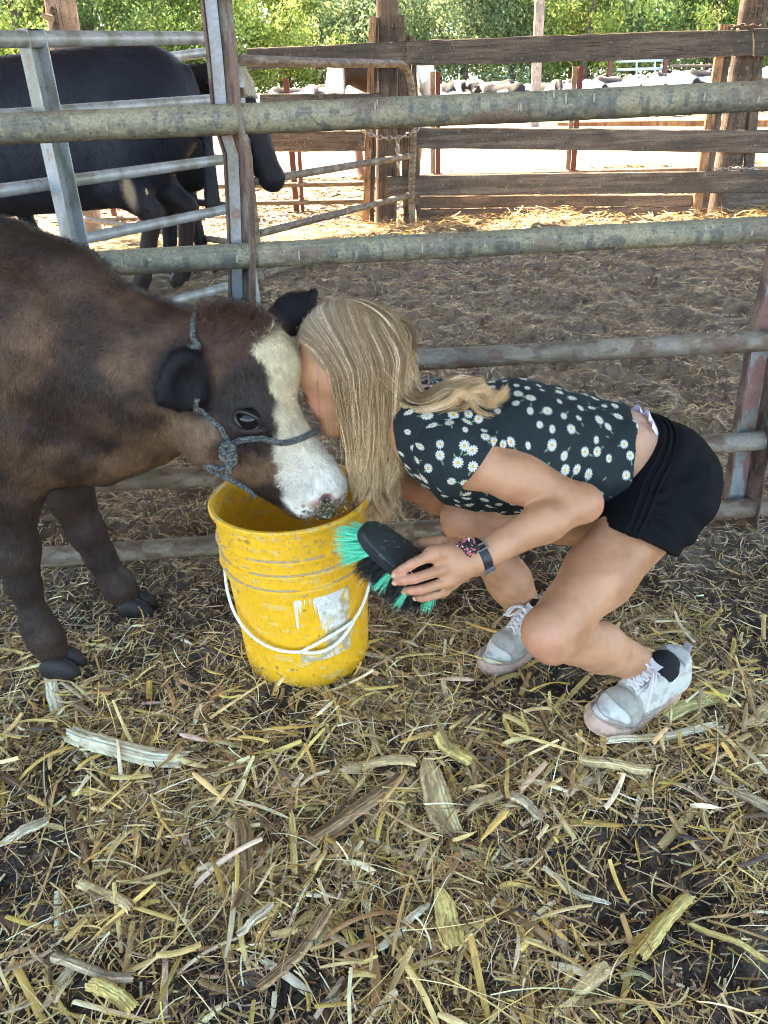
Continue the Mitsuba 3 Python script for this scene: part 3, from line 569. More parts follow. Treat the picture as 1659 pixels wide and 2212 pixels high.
# ================================================================ cattle
def cow_prims(head=(1.05, 0, 1.22), muz=(1.40, 0, 1.0), h0=0.0, hr=1.0, legs=(0, 0, 0, 0), belly=0.0):
    head, muz = np.array(head, float), np.array(muz, float); ax = unit(muz - head); y = np.array([0, 1.0, 0])
    lat = unit(np.cross(ax, (0, 0, 1))); up = np.cross(lat, ax)
    p = [cone((-.60, 0, .98 + h0), (.42, 0, .92 + h0), .33, .33, .1, ((0, 1, 0), .82)), cone((-.45, 0, .84), (.3, 0, .80), .30 + belly, .29 + belly, .1, ((0, 1, 0), .88)), ell((-.74, 0, 1.04), (.24, .25, .30), k=.1), ell((.46, 0, 1.0), (.27, .23, .37), k=.1), ell((.66, 0, .76), (.16, .13, .20), k=.1),
         cone((.52, 0, 1.12), head - ax * .06, .22, .125, .1, ((0, 1, 0), .72)),
         cone(head, head + (muz - head) * .45, .125 * hr, .105 * hr, .05, (lat, .85 / hr)), cone(head + (muz - head) * .45, muz, .105 * hr, .072 * hr, .05, (lat, .9 / hr)), ell(muz + ax * .02, (.075 * hr, .068, .07 * hr), k=.03), cone(head - up * .07 * hr + ax * .02, muz - up * .035 * hr - ax * .05, .085 * hr, .045 * hr, .04, (lat, .9 / hr))]
    for s in (-1, 1):
        e = head + lat * s * .10 + up * .05 - ax * .05; p.append(cone(e, e + lat * s * .10 - up * .015, .03, .05, .03, (up, .45))); p.append(cone(e + lat * s * .10 - up * .015, e + lat * s * .19 - up * .03, .05, .015, .02, (up, .45)))
    for i, s in enumerate((-1, 1)):
        d = legs[i]; p += [cone((.50, s * .15, .82), (.52 + d * .3, s * .14, .46), .12, .068, .06), cone((.52 + d * .3, s * .14, .46), (.50 + d, s * .13, .12), .060, .045, .04), cone((.50 + d, s * .13, .12), (.55 + d, s * .13, .02), .05, .062, .03)]
        d = legs[2 + i]; p += [cone((-.68, s * .15, .98), (-.58 + d * .4, s * .17, .66), .20, .13, .08), cone((-.58 + d * .4, s * .17, .66), (-.80 + d * .7, s * .15, .48), .12, .068, .05), cone((-.80 + d * .7, s * .15, .48), (-.74 + d, s * .15, .12), .058, .045, .04), cone((-.74 + d, s * .15, .12), (-.68 + d, s * .15, .02), .05, .062, .03)]
    p += [cone((-.93, 0, 1.22), (-1.0, 0, .9), .035, .03, .04), cone((-1.0, 0, .9), (-.98, 0, .5), .03, .05, .03)]
    return p
def herd():
    hc = {'muz': []}; kinds = []
    g = rng(5)
    for k, (head, muz) in enumerate((((1.05, 0, 1.22), (1.42, 0, 1.02)), ((1.0, .12, 1.0), (1.25, .16, .66)), ((1.0, -.2, 1.2), (1.30, -.34, .98)))):
        V, F = skin(cow_prims(head, muz, legs=g.uniform(-.1, .1, 4)), .036); V = relax(V, F, 3); N = vnormals(V, F)
        for c in range(2):
            n = meshkit.fbm(V * (1.7, 2.2, 2.4) + 10 * c + 5 * k, 2, 40 + k); th = (.42, .58)[c]
            C = lerp((.018, .015, .014), (.72, .70, .66), ss(th + .015, th - .015, n)); C = np.where((V[:, 2] < .35)[:, None], C * .3 + np.array((.16, .10, .06)) * .7, C)
            path = meshkit.write_ply((V, F), False, None, C, normals=N)
            nm = f'cow_kind_{k}{c}'; scene[nm] = {'type': 'shapegroup', 'body': {'type': 'ply', 'filename': path, 'face_normals': False, 'bsdf': {'type': 'ref', 'id': 'm_vc'}}}; kinds.append(nm)
    lab = ['mostly black cow', 'mostly white cow']; rows = ['the front row', 'the second row', 'the third row', 'the back row']; ORD = 'first second third fourth fifth sixth seventh eighth ninth tenth eleventh twelfth thirteenth fourteenth fifteenth sixteenth seventeenth'.split()
    n = 0
    for row, Y in enumerate((31, 33, 35.5, 38)):
        x = -2.5 + row * .7; c_ = 0
        while x < 21.5 + row * 2:
            k = int(g.integers(0, 6)); a = (0, 180)[int(g.random() < .5)] + g.normal(0, 30)
            if g.random() < .2: a += 90
            if x > 12 - row * 2 or row > 0 or g.random() < .7:
                place('cow', kinds[k], x, Y + g.uniform(-.6, .6), gheight(np.array(x), np.array(Y)) + .02, a, g.uniform(.92, 1.06), f'{lab[k % 2]}, {ORD[c_]} from the left in {rows[row]} of the sunlit herd', 'cow', 'cattle herd in the sun'); n += 1; c_ += 1
            x += g.uniform(1.5, 2.4)
    for x, wd in ((16.2, 'leftmost of four'), (18.4, 'second from the left of four'), (20.2, 'third from the left of four'), (22.4, 'rightmost of four')):
        place('cow', kinds[int(g.integers(0, 3)) * 2], x, 48 + g.uniform(-.5, .5), .75, g.uniform(0, 360), 1.02, f'black cow behind the brown rail panel, {wd}', 'cow', 'dark cattle behind the rails'); n += 1
    return kinds
KC = herd()
def col_cow(V, base, extra=None):
    n = meshkit.fbm(V * 60, 3, 3); C = np.asarray(base)[None] * (.75 + .5 * n)[:, None]
    return C
def place_mesh(V, yaw, s, o): c, q = math.cos(yaw), math.sin(yaw); R = np.array([[c, -q, 0], [q, c, 0], [0, 0, 1]]); return (V * s) @ R.T + o, R
def fur(V, F, C, n, L, Wd, flow, seed, lift=.35, col_jit=.25, mask=None):
    g = rng(seed); a = np.linalg.norm(np.cross(V[F[:, 1]] - V[F[:, 0]], V[F[:, 2]] - V[F[:, 0]]), axis=1)
    if mask is not None: a = a * mask[F[:, 0]]
    fi = g.choice(len(F), n, p=a / a.sum()); w = g.dirichlet((1, 1, 1), n); f = F[fi]; N = vnormals(V, F)
    p = (V[f] * w[..., None]).sum(1); nn = (N[f] * w[..., None]).sum(1); nn /= np.linalg.norm(nn, axis=1, keepdims=True); c = (C[f] * w[..., None]).sum(1)
    d = flow(p) + g.normal(0, .35, (n, 3)); d -= nn * (d * nn).sum(1, keepdims=True); d /= np.linalg.norm(d, axis=1, keepdims=True) + 1e-9
    l = (L[0] + (L[1] - L[0]) * g.random(n))[:, None]; l = l * (1 if mask is None else (.5 + .5 * (mask[f] * w).sum(1)[:, None]))
    s = np.cross(d, nn) * (Wd / 2); m = p + d * l * .55 + nn * l * lift * .7; e = p + d * l + nn * l * lift * .8
    v = np.stack([p - s, p + s, m - s * .8, m + s * .8, e], 1).reshape(-1, 3); o = np.arange(n)[:, None] * 5
    FF = np.vstack([o + [0, 1, 3], o + [0, 3, 2], o + [2, 3, 4]]); NN = np.repeat(nn * .8 + np.cross(s, d) * 0 + d * .15 + g.normal(0, .12, (n, 3)), 5, 0); NN /= np.linalg.norm(NN, axis=1, keepdims=True)
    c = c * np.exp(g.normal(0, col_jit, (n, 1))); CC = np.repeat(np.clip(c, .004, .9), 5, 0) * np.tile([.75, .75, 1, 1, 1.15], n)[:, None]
    return v, FF, NN, CC
scene['m_coat'] = prin(VC, 0.55, 0.22, sheen=0.08)
scene['m_black'] = prin((.012, .011, .012), 0.25, 0.5)
def pen_cattle():
    # A: stands with its rump to the right, head out of the picture
    o = P(437, 300, 5.35); s = 1.04
    V, F = skin(cow_prims((1.05, 0, 1.15), (1.35, 0, .85), h0=.07, legs=(0, .1, .02, .22), belly=.03), .022); V = relax(V, F, 4)
    W, R = place_mesh(V, math.radians(180), s, (o[0] - .97 * s, 5.35, .03)); C = col_cow(W, (.016, .018, .027)) * (.7 + .6 * meshkit.fbm(W * (9, 9, 3), 4, 12))[:, None]; lowp = W[:, 2]
    C = lerp(C, (.035, .022, .016), ss(.75, .45, lowp) * .8); ud = np.linalg.norm((W - (o[0] - .43, 5.2, .70)) / (.05, .2, .16), axis=1); C = lerp(C, (.40, .30, .20), ss(1.1, .8, ud))
    t = thing('cow', 'big black cow with its rump turned right behind the galvanised gate', 'cow')
    obj_n('body', W, F, vnormals(W, F), C, 'm_coat', t)
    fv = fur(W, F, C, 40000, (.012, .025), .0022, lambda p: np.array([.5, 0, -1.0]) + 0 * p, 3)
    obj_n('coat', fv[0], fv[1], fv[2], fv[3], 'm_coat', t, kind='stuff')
    tq = np.array([o[0] - .43, 5.13, .74]); obj('teat', cat([tube([tq + (dx, 0, 0), tq + (dx + .02, 0, -.09)], [.016, .010], 8) for dx in (0, .07)]), 'm_teat', t)
    # B: behind it, head to the right past the post
    s = 1.0; hd, mz = (1.02, -.10, 1.16), (1.25, -.16, .66)
    V, F = skin(cow_prims(hd, mz, hr=1.22, legs=(-.05, .12, 0, .1)), .02); V = relax(V, F, 3)
    a = P(546, 195, 5.75); yaw = math.radians(-6)
    off = np.array([math.cos(yaw) * 1.02 - math.sin(yaw) * -.10, math.sin(yaw) * 1.02 + math.cos(yaw) * -.10]); oo = np.array([a[0] - off[0] - .15, a[1] - off[1], .03])
    W, R = place_mesh(V, yaw, s, oo); C = col_cow(W, (.014, .013, .015)); f = np.array([1.12, -.10, 1.24]) @ R.T + oo
    C = lerp(C, (.62, .55, .45), ss(1.1, .9, np.linalg.norm((W - f) / (.11, .12, .12), axis=1)))
    t = thing('cow', 'black cow with a white forelock facing right behind the gate brace', 'cow')
    obj_n('body', W, F, vnormals(W, F), C, 'm_coat', t)
    fv = fur(W, F, C, 14000, (.012, .022), .002, lambda p: np.array([.6, 0, -1.0]) + 0 * p, 4, mask=(W[:, 0] > oo[0] + .4) * 1.0); fv2 = fur(W, F, C, 2500, (.03, .055), .003, lambda p: np.array([.3, -.2, -1.0]) + 0 * p, 5, lift=.6, mask=(C[:, 0] > .2) * 1.0)
    v, ff, nn, cc = [np.vstack(q) if i != 1 else np.vstack([fv[1], fv2[1] + len(fv[0])]) for i, q in enumerate(zip(fv, fv2))]
    obj_n('coat', v, ff, nn, cc, 'm_coat', t, kind='stuff')
    for sd in (-1,):
        e = np.array([1.09, -.10 + sd * .105, 1.04]) @ R.T + oo; k = obj('eye', trimesh.creation.icosphere(3, .022), 'm_black', t); scene[k]['to_world'] = T().translate(e.tolist())
    # two just outside the board fence
    for (px, py, Y, yaw, hd, mz, lb, white) in ((731, 168, 10.4, math.radians(-93), (1.02, -.52, 1.22), (1.24, -.60, .84), 'white-faced cow with brown ears looking over the low board', True), (915, 170, 11.4, math.radians(-70), (1.05, 0, 1.25), (1.30, 0, .90), 'white cow standing close behind the barn post', False)):
        V, F = skin(cow_prims(hd, mz), .028); V = relax(V, F, 3); a = P(px, py, Y); rot = place_mesh(np.array([hd]), yaw, 1.0, 0)[0][0]
        oo = np.array([a[0] - rot[0], a[1] - rot[1], .02]) 
        W, R = place_mesh(V - (np.array(hd) * (1, 1, 0)), yaw, 1.18, np.array([a[0], a[1], .0])); W[:, 2] = np.maximum(W[:, 2], .0)
        if white:
            C = lerp((.025, .014, .010), (.75, .72, .66), ss(.03, .0, np.abs(V[:, 1] + .55) - .075) * ss(.95, 1.0, V[:, 0]))
        else: C = lerp((.66, .60, .50), (.22, .11, .06), ss(.6, .35, V[:, 2]))
        t = thing('cow', lb, 'cow'); obj_n('body', W, F, vnormals(W, F), C, 'm_coat', t)
scene['m_teat'] = prin((.50, .34, .22), .6)
pen_cattle()
# ================================================================ the calf
def PH(px, py, Y): return P(px, py, Y + min(max(px - 468, -40), 260) * (.078 / 214) - .02)      # turns the head nearly into profile
H1, H2, H3, H4 = PH(468, 790, 1.385), PH(548, 930, 1.335), PH(625, 1005, 1.295), PH(682, 1050, 1.262)
HAX = unit(H4 - H1); HLAT = unit(np.cross((0, 0, 1), HAX)); HUP = unit(np.cross(HAX, HLAT))   # HUP: out of the forehead
HLAT = -HLAT if HLAT[1] > 0 else HLAT                                                              # towards the near side
HUP = HUP if HUP[2] > 0 else -HUP
def hl(p): d = p - H1; return np.stack([d @ HAX, d @ HUP, d @ HLAT], -1)
EARN = dict(root=P(455, 798, 1.30), tip=P(356, 848, 1.215), mid=P(402, 822, 1.25))
EARF = dict(root=P(588, 705, 1.44), mid=P(640, 675, 1.475), tip=P(686, 622, 1.52))
def calf_prims():
    lat = HLAT; fl = (lat, .82)
    p = [  # trunk
        cone((-1.70, 1.50, .69), (-1.15, 1.47, .68), .22, .225, .06, ((0, 1, 0), .85)), cone((-1.15, 1.47, .68), (-.76, 1.44, .685), .225, .205, .06, ((0, 1, 0), .82)),
        ell((-1.85, 1.50, .71), (.19, .18, .22), k=.06), ell(P(30, 790, 1.36), (.14, .11, .19), k=.06), ell(P(-80, 600, 1.44), (.18, .10, .085), k=.04), cone(P(15, 548, 1.44), P(158, 617, 1.43), .058, .058, .05), cone(P(158, 617, 1.43), P(244, 694, 1.415), .058, .056, .05), cone(P(244, 694, 1.415), P(333, 746, 1.40), .056, .054, .05),
        ell(P(180, 970, 1.40), (.13, .085, .055), k=.04), ell(P(110, 955, 1.38), (.11, .11, .075), k=.05),
        cone(P(110, 795, 1.43), P(280, 830, 1.40), .186, .140, .04, ((.2, 1, 0), .72)), cone(P(280, 830, 1.40), P(430, 850, 1.375), .140, .104, .04, ((.2, 1, 0), .80)),
        cone(P(330, 950, 1.385), P(230, 965, 1.39), .045, .065, .04),
        cone(P(320, 716, 1.40), P(455, 750, 1.375), .058, .060, .04), # head
        cone(H1, H2, .088, .088, .04, fl), cone(H2, H3, .086, .066, .04, fl), cone(H3, H4, .066, .054, .03, fl),
        ell(PH(520, 735, 1.372), (.062, .06, .055), k=.04), ell(PH(580, 790, 1.345), (.058, .062, .060), k=.04), ell(PH(462, 935, 1.345), (.065, .062, .068), k=.04),
        cone(PH(500, 975, 1.325), PH(622, 1065, 1.272), .042, .028, .03, (lat, 1.0)),
        ell(PH(700, 1048, 1.262), (.036, .050, .046), k=.025), ell(PH(655, 1086, 1.262), (.036, .042, .026), k=.02), ell(PH(700, 1068, 1.225), (.022, .02, .022), k=.015),
        # brow and eye hollow
ell(PH(538, 903, 1.238), (.030, .016, .022), k=.012, sub=True), ell(PH(545, 928, 1.26), (.03, .016, .010), k=.012),
        ell(PH(706, 1076, 1.208), (.013, .016, .009), k=.008, sub=True), cone(PH(600, 1092, 1.23), PH(668, 1102, 1.215), .004, .004, .006, sub=True),
    ]
    # ears: cupped leaves
    r, m, t = EARN['root'], EARN['mid'], EARN['tip']; n = unit(np.cross(t - r, (0.15, 0.2, 1.0))); n = n if n[1] < 0 else -n
    p += [cone(r, m, .028, .049, .03, (n, .36)), cone(m, t, .049, .020, .02, (n, .34)), ell(m + n * .021 + unit(t - r) * .010, (.040, .038, .019), np.stack([unit(t - r), np.cross(n, unit(t - r)), n]), k=.012, sub=True)]
    r, m, t = EARF['root'], EARF['mid'], EARF['tip']; n = unit(np.cross(t - r, (-.5, .35, 1.0)))
    p += [cone(r, m, .030, .036, .03, (n, .40)), cone(m, t, .036, .004, .02, (n, .34))]
    # front legs
    for Y, pts in ((1.31, [(8, 930, .076), (20, 1070, .050), (38, 1195, .036), (50, 1260, .027), (80, 1345, .025), (98, 1378, .030), (116, 1412, .028)]), (1.535, [(135, 985, .066), (150, 1070, .045), (188, 1150, .035), (218, 1205, .028), (245, 1250, .026), (260, 1270, .030), (276, 1292, .028)])):
        for (x0, y0, r0), (x1, y1, r1) in zip(pts[:-1], pts[1:]): p.append(cone(P(x0, y0, Y), P(x1, y1, Y), r0, r1, .035))
    # hind legs (out of the picture)
    for s in (-1, 1):
        y = 1.50 + s * .11; p += [cone((-1.83, y, .66), (-1.78, y + s * .02, .45), .13, .085, .05), cone((-1.78, y + s * .02, .45), (-1.93, y, .33), .08, .045, .03), cone((-1.93, y, .33), (-1.88, y, .12), .042, .032, .03), cone((-1.88, y, .12), (-1.84, y, .06), .034, .04, .02)]
    p += [cone((-2.03, 1.50, .83), (-2.09, 1.50, .45), .025, .03, .03)]
    return p
# where the white blaze begins, as height above the head's axis along the head
BL = [(565, 742, 1.33), (590, 775, 1.31), (600, 830, 1.295), (606, 880, 1.28), (612, 925, 1.265), (600, 965, 1.262), (606, 1010, 1.25), (610, 1050, 1.24), (604, 1088, 1.235), (640, 1108, 1.235)]
BLT = hl(np.array([PH(*q) for q in BL]))
def calf_colour(V):
    q = hl(V); n1 = meshkit.fbm(V * 14, 4, 51); n2 = meshkit.fbm(V * (90, 90, 60), 3, 52); n3 = meshkit.fbm(V * 4.5, 3, 53)
    brown = lerp((.042, .024, .015), (.130, .073, .041), ss(.35, .65, n1)); dark = np.array((.022, .016, .014))
    x, y, z = V.T
    d = ss(.80, .93, z + .10 * (n1 - .5) + .12 * (x + .62)) * .8                                     # dark back line
    d = np.maximum(d, ss(-.54, -.72, x + .10 * (n3 - .5)) * .85); d = np.maximum(d, ss(.44, .30, z - .1 * ss(-.3, -.25, x)) * ss(-.30, -.40, x) * .85)
    d = np.maximum(d, ss(.5, .3, np.linalg.norm((V - P(190, 900, 1.28)) / (.13, .3, .10), axis=1) * .5 + .3 * (n1 - .5)) * .55)
    d = np.maximum(d, ss(.50, .455, z) * ss(-.42, -.5, x) * .8)
    C = lerp(brown, dark, np.clip(d, 0, 1))
    C = lerp(C, (.20, .125, .075), ss(1.0, .55, np.linalg.norm((V - PH(470, 965, 1.28)) / (.13, .2, .075), axis=1)) * .55 * ss(.4, .6, n1))
    head = ss(-.07, -.02, q[:, 0]); eye = np.linalg.norm((V - PH(545, 880, 1.25)) / (.085, .12, .10), axis=1)
    C = lerp(C, (.018, .013, .011), ss(1.05, .75, eye + .25 * (n1 - .5)) * .92 * head)
    C = lerp(C, (.05, .022, .014), ss(1.2, .8, np.linalg.norm((V - PH(510, 720, 1.36)) / (.09, .12, .05), axis=1)) * .7)
    C = lerp(C, (.022, .014, .012), ss(1.1, .8, np.linalg.norm((V - PH(590, 1072, 1.25)) / (.05, .1, .035), axis=1)) * .9)
    for E in (EARN, EARF):
        r, t = E['root'], E['tip']; a = unit(t - r); l = np.linalg.norm(t - r); s = (V - r) @ a; dd = np.linalg.norm(V - r - np.clip(s, 0, l)[:, None] * a, axis=1)
        C = lerp(C, (.014, .012, .013), ss(.085, .06, dd) * ss(-.0, .03, s))
    hb = np.interp(q[:, 0], BLT[np.argsort(BLT[:, 0]), 0], BLT[np.argsort(BLT[:, 0]), 1])
    edge = q[:, 1] - hb + .001 + .014 * (meshkit.fbm(V * 70, 3, 54) - .5)
    w = ss(-.003, .004, edge) * ss(BLT[0, 0] - .014, BLT[0, 0], q[:, 0] + .02 * (n2 - .5)) * ss(.085, .075, np.abs(q[:, 2]) + .01 * (n2 - .5))
    white = lerp((.58, .48, .30), (.68, .61, .49), ss(.12, .26, q[:, 0])) * (.85 + .3 * n2)[:, None]
    C = lerp(C, white, w)
    nose = np.linalg.norm((V - PH(702, 1082, 1.222)) / (.030, .045, .018), axis=1); C = lerp(C, (.30, .17, .13), ss(1.15, .8, nose)); C = lerp(C, (.045, .03, .025), ss(.7, .4, nose))
    return np.clip(C * (.72 + .56 * n2)[:, None], .004, .9)
def calf_flow(p):
    q = hl(p); head = ss(-.06, .02, q[:, 0]) * ss(-.5, -.3, p[:, 0]); body = np.array([-.55, 0, -1.0]) + 0 * p
    up = np.stack([q[:, 1] * 0, 0 * q[:, 1], 0 * q[:, 1]], -1) + HAX * 1.0 - HUP * .2
    return lerp(body, up, head)
def build_calf():
    t = thing('calf', 'brown calf with a white blaze lowering its muzzle into the yellow bucket', 'calf')
    V, F = skin(calf_prims(), .0065); V = relax(V, F, 3, .45); N = vnormals(V, F)
    n = meshkit.fbm(V * 28, 3, 60); V = V + N * ((n - .5) * .006)[:, None]
    C = calf_colour(V); obj_n('body', V, F, vnormals(V, F), C, 'm_coat', t)
    near = ss(-1.05, -.95, V[:, 0]) * (V[:, 2] > .07); q = hl(V); near = near * (1 - .7 * ss(.46, .40, V[:, 2])) * (np.linalg.norm((V - PH(704, 1082, 1.222)) / (.036, .06, .03), axis=1) > 1) * (np.linalg.norm(V - PH(538, 905, 1.25), axis=1) > .026)
    f1 = fur(V, F, C, 150000, (.006, .014), .0008, calf_flow, 71, .20, .24, near)
    ear = np.zeros(len(V))
    for E in (EARN, EARF):
        r, tp = E['root'], E['tip']; a = unit(tp - r); l = np.linalg.norm(tp - r); s = (V - r) @ a; ear = np.maximum(ear, (np.linalg.norm(V - r - np.clip(s, 0, l)[:, None] * a, axis=1) < .075) * (s > .01))
    f2 = fur(V, F, C, 16000, (.004, .010), .0006, lambda p: (p - EARN['root']) * 8 + HLAT * .2, 72, .55, .3, ear)
    poll = (np.linalg.norm(V - P(505, 700, 1.37), axis=1) < .075) * 1.0
    f3 = fur(V, F, C, 3500, (.012, .026), .0009, lambda p: np.array([.3, 0, .2]) + 0 * p + rng(9).normal(0, .7, p.shape), 73, .7, .3, poll)
    blaze = (C[:, 0] > .3) * (q[:, 0] < .26) * 1.0
    f4 = fur(V, F, C, 9000, (.010, .018), .0010, lambda p: HAX * .8 + HLAT * .2 + .5 * np.sin(p[:, [2, 0, 1]] * 110), 74, .3, .2, blaze)
    mane = ((V[:, 2] > .80 - .55 * (V[:, 0] + .62)) & (V[:, 0] < -.33) & (V[:, 0] > -.8)) * 1.0
    f5 = fur(V, F, C, 9000, (.010, .018), .0009, lambda p: np.array([-.5, 0, -.2]) + 0 * p, 75, .5, .3, mane)
    vs, fs, ns, cs, o = [], [], [], [], 0
    for v, ff, nn, cc in (f1, f2, f3, f4, f5): vs.append(v); fs.append(ff + o); ns.append(nn); cs.append(cc); o += len(v)
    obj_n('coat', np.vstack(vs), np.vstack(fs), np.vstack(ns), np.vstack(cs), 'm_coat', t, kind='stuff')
    e = PH(538, 905, 1.262); k = obj('eye', trimesh.creation.icosphere(4, .0200), 'm_eye', t, label='dark glossy calf eye'); scene[k]['to_world'] = T().translate(e.tolist())
    an = np.linspace(0, 2 * np.pi, 41); el = unit(np.array([.86, 0, -.5])); eu = unit(np.cross(HLAT, el)); eu = eu if eu[2] > 0 else -eu; eo = unit(HLAT + (0, 0, .15))
    ring = e + eo * (.0125 - .006 * np.cos(an) ** 2)[:, None] + el * (.0225 * np.cos(an))[:, None] + eu * (.0145 * np.sin(an))[:, None]
    obj('eyelid', tube(ring, .0042, 8, caps=False), 'm_lid', t, smooth=60)
    e2 = e - HLAT * 2 * ((e - H1) @ HLAT); k = obj('eye', trimesh.creation.icosphere(3, .0215), 'm_eye', t); scene[k]['to_world'] = T().translate(e2.tolist())
    for (x, y, Y) in ((128, 1428, 1.305), (290, 1302, 1.53)):
        c = P(x, y, Y); ms = []
        for s in (-1, 1):
            m = trimesh.creation.icosphere(3, 1.0); v = m.vertices; v = v * (.042, .020, .030); v[:, 2] = np.where(v[:, 2] < -.02, -.02, v[:, 2]); v[:, 2] -= .35 * v[:, 0] * (v[:, 0] > 0)
            m.vertices = v + c + (.006, s * .020, -.004); ms.append(m)
        obj('hoof', cat(ms), 'm_hoof', t, smooth=60)
    for s in (-1, 1): obj('hoof', trimesh.Trimesh(*place_mesh(trimesh.creation.icosphere(2, 1.0).vertices * (.05, .045, .035), 0, 1, (-1.83, 1.50 + s * .11, .06))[:1], trimesh.creation.icosphere(2, 1.0).faces), 'm_hoof', t, smooth=60)
    # wet feed stuck to the muzzle
    g = rng(12); c = PH(694, 1092, 1.222); ms = []
    for i in range(420):
        d = g.normal(0, 1, 3) * (.018, .014, .009) + (g.uniform(-.016, .018), 0, 0); m = box((g.uniform(.002, .008), g.uniform(.0015, .003), g.uniform(.001, .003)), (0, 0, 0)); a = trimesh.transformations.random_rotation_matrix(g.random(3)); m.apply_transform(a); m.vertices += c + d; ms.append(m)
    k = obj('feed_crumbs', cat(ms[:250]), 'm_feed', t, smooth=False, kind='stuff'); obj('feed_crumbs', cat(ms[250:]), 'm_feedlight', t, smooth=False, kind='stuff')
    m = trimesh.creation.icosphere(4, 1.0); v = m.vertices * (.020, .018, .012); m.vertices = v + .006 * (meshkit.fbm(v * 160, 3, 4)[:, None] - .5) * m.vertices + PH(702, 1108, 1.22); obj('feed_lump', m, 'm_feed', t, smooth=60)
    return t
scene['m_eye'] = prin((.006, .005, .006), 0.12, 0.35)
scene['m_lid'] = prin((.018, .013, .012), 0.4, 0.4)
scene['m_hoof'] = prin(proc(lambda p, n, uv: mix((.010, .008, .007), (.03, .024, .02), fbm(p.x * 90, p.y * 90, p.z * 200, 3))), 0.6)
scene['m_feed'] = prin(proc(lambda p, n, uv: mix((.06, .055, .025), (.16, .13, .06), fbm(p.x * 400, p.y * 400, p.z * 400, 3))), 0.5)
scene['m_feedlight'] = prin((.38, .30, .16), 0.6)
build_calf()

# ---- rope halter
scene['m_rope'] = prin(proc(lambda p, n, uv: mix((.035, .04, .037), (.14, .14, .12), smoothstep(0.35, 0.7, fbm(p.x * 300, p.y * 300, p.z * 300, 3)))), 0.85)
def rope(pts, r, pitch=.022, strands=3, n=None):
    p = smooth_path(pts, n or 120); d = np.r_[0, np.cumsum(np.linalg.norm(np.diff(p, axis=0), axis=1))]; t, a, b = frames(p); ms = []
    for k in range(strands):
        ph = 2 * np.pi * (d / pitch + k / strands); ms.append(tube(p + r * .52 * (np.cos(ph)[:, None] * a + np.sin(ph)[:, None] * b), r * .56, 6))
    g = rng(len(p)); 
    for i in range(60):
        j = g.integers(2, len(p) - 2); q = p[j] + unit(g.normal(0, 1, 3)) * r * .8; ms.append(tube([q, q + unit(g.normal(0, 1, 3)) * r * g.uniform(.5, 1.2)], .0003, 3))
    return cat(ms)
def build_halter():
    t = thing('rope_halter', 'grey green rope halter knotted on the brown calf', 'halter')
    prims = calf_prims()
    def snug(pts, off=.004):
        p = smooth_path(pts, 60)
        for _ in range(5):
            d = sdf(prims, p); e = 1e-3; gr = np.stack([sdf(prims, p + np.eye(3)[i] * e) - d for i in range(3)], -1); gr /= np.linalg.norm(gr, axis=1, keepdims=True) + 1e-9; p = p - gr * (d - off)[:, None] * .8
        return p
    k = PH(492, 967, 1.255)
    obj('cheek_strap', rope(snug([PH(424, 862, 1.28), PH(446, 905, 1.26), PH(468, 935, 1.255), k]), .0048), 'm_rope', t, smooth=60)
    obj('noseband', rope(snug([k, PH(530, 970, 1.235), PH(580, 967, 1.225), PH(630, 955, 1.235), PH(672, 938, 1.27), PH(688, 930, 1.31)], .005), .0058), 'm_rope', t, smooth=60)
    obj('chin_strap', rope(snug([k + (0, 0, -.01), PH(500, 1010, 1.262), PH(470, 1018, 1.275), PH(445, 1008, 1.29)]), .0058), 'm_rope', t, smooth=60)
    obj('chin_strap', rope(snug([PH(440, 1012, 1.29), PH(480, 1035, 1.285), PH(525, 1052, 1.28), PH(560, 1060, 1.29)]), .0055), 'm_rope', t, smooth=60)
    obj('crown_strap', rope(snug([PH(400, 745, 1.31), PH(408, 722, 1.33), PH(418, 700, 1.36), PH(428, 690, 1.39)]), .0052), 'm_rope', t, smooth=60)
    g = rng(4); kn = [k + np.array([math.cos(a * 2.4) * .011, math.sin(a * 1.7) * .006 - .008, math.sin(a * 3.1) * .014 - .006]) for a in np.linspace(0, 6.3, 26)]
    obj('knot', rope(kn, .0055), 'm_rope', t, smooth=60); obj('rope_tail', rope([k + (.004, -.008, -.01), k + (.0, -.012, -.03), k + (-.004, -.008, -.052)], .0056, n=40), 'm_rope', t, smooth=60)
build_halter()
# ================================================================ yellow bucket
def f_bucket(p, n, uv):
    a = fbm(p.x * 18, p.y * 18, p.z * 26, 4); s = fbm(p.x * 150, p.y * 150, p.z * 150, 3); sc = fbm(p.x * 240, p.y * 240, p.z * 60 + 3, 2)
    c = mix((0.78, 0.42, 0.012), (0.70, 0.37, 0.022), a)
    c = mix(c, (0.62, 0.47, 0.18), smoothstep(0.58, 0.72, fbm(p.x * 45, p.y * 45, p.z * 70, 3)) * 0.5)
    up = smoothstep(0.26, 0.36, p.z)
    c = mix(c, (0.33, 0.25, 0.14), smoothstep(0.66 - 0.05 * up, 0.76, s) * (0.10 + 0.6 * up))
    c = mix(c, (0.16, 0.10, 0.05), smoothstep(0.71, 0.78, fbm(p.x * 110 + 7, p.y * 110, p.z * 60, 4)) * 0.6)
    return c * (0.9 + 0.2 * sc)
scene['m_bucket'] = prin(proc(f_bucket), 0.38, 0.45)
scene['m_dirt'] = prin(proc(lambda p, n, uv: mix((.28, .22, .14), (.48, .40, .28), fbm(p.x * 300, p.y * 300, p.z * 300, 3))), 0.9)
scene['m_white'] = prin((.74, .75, .66), 0.4, 0.4)
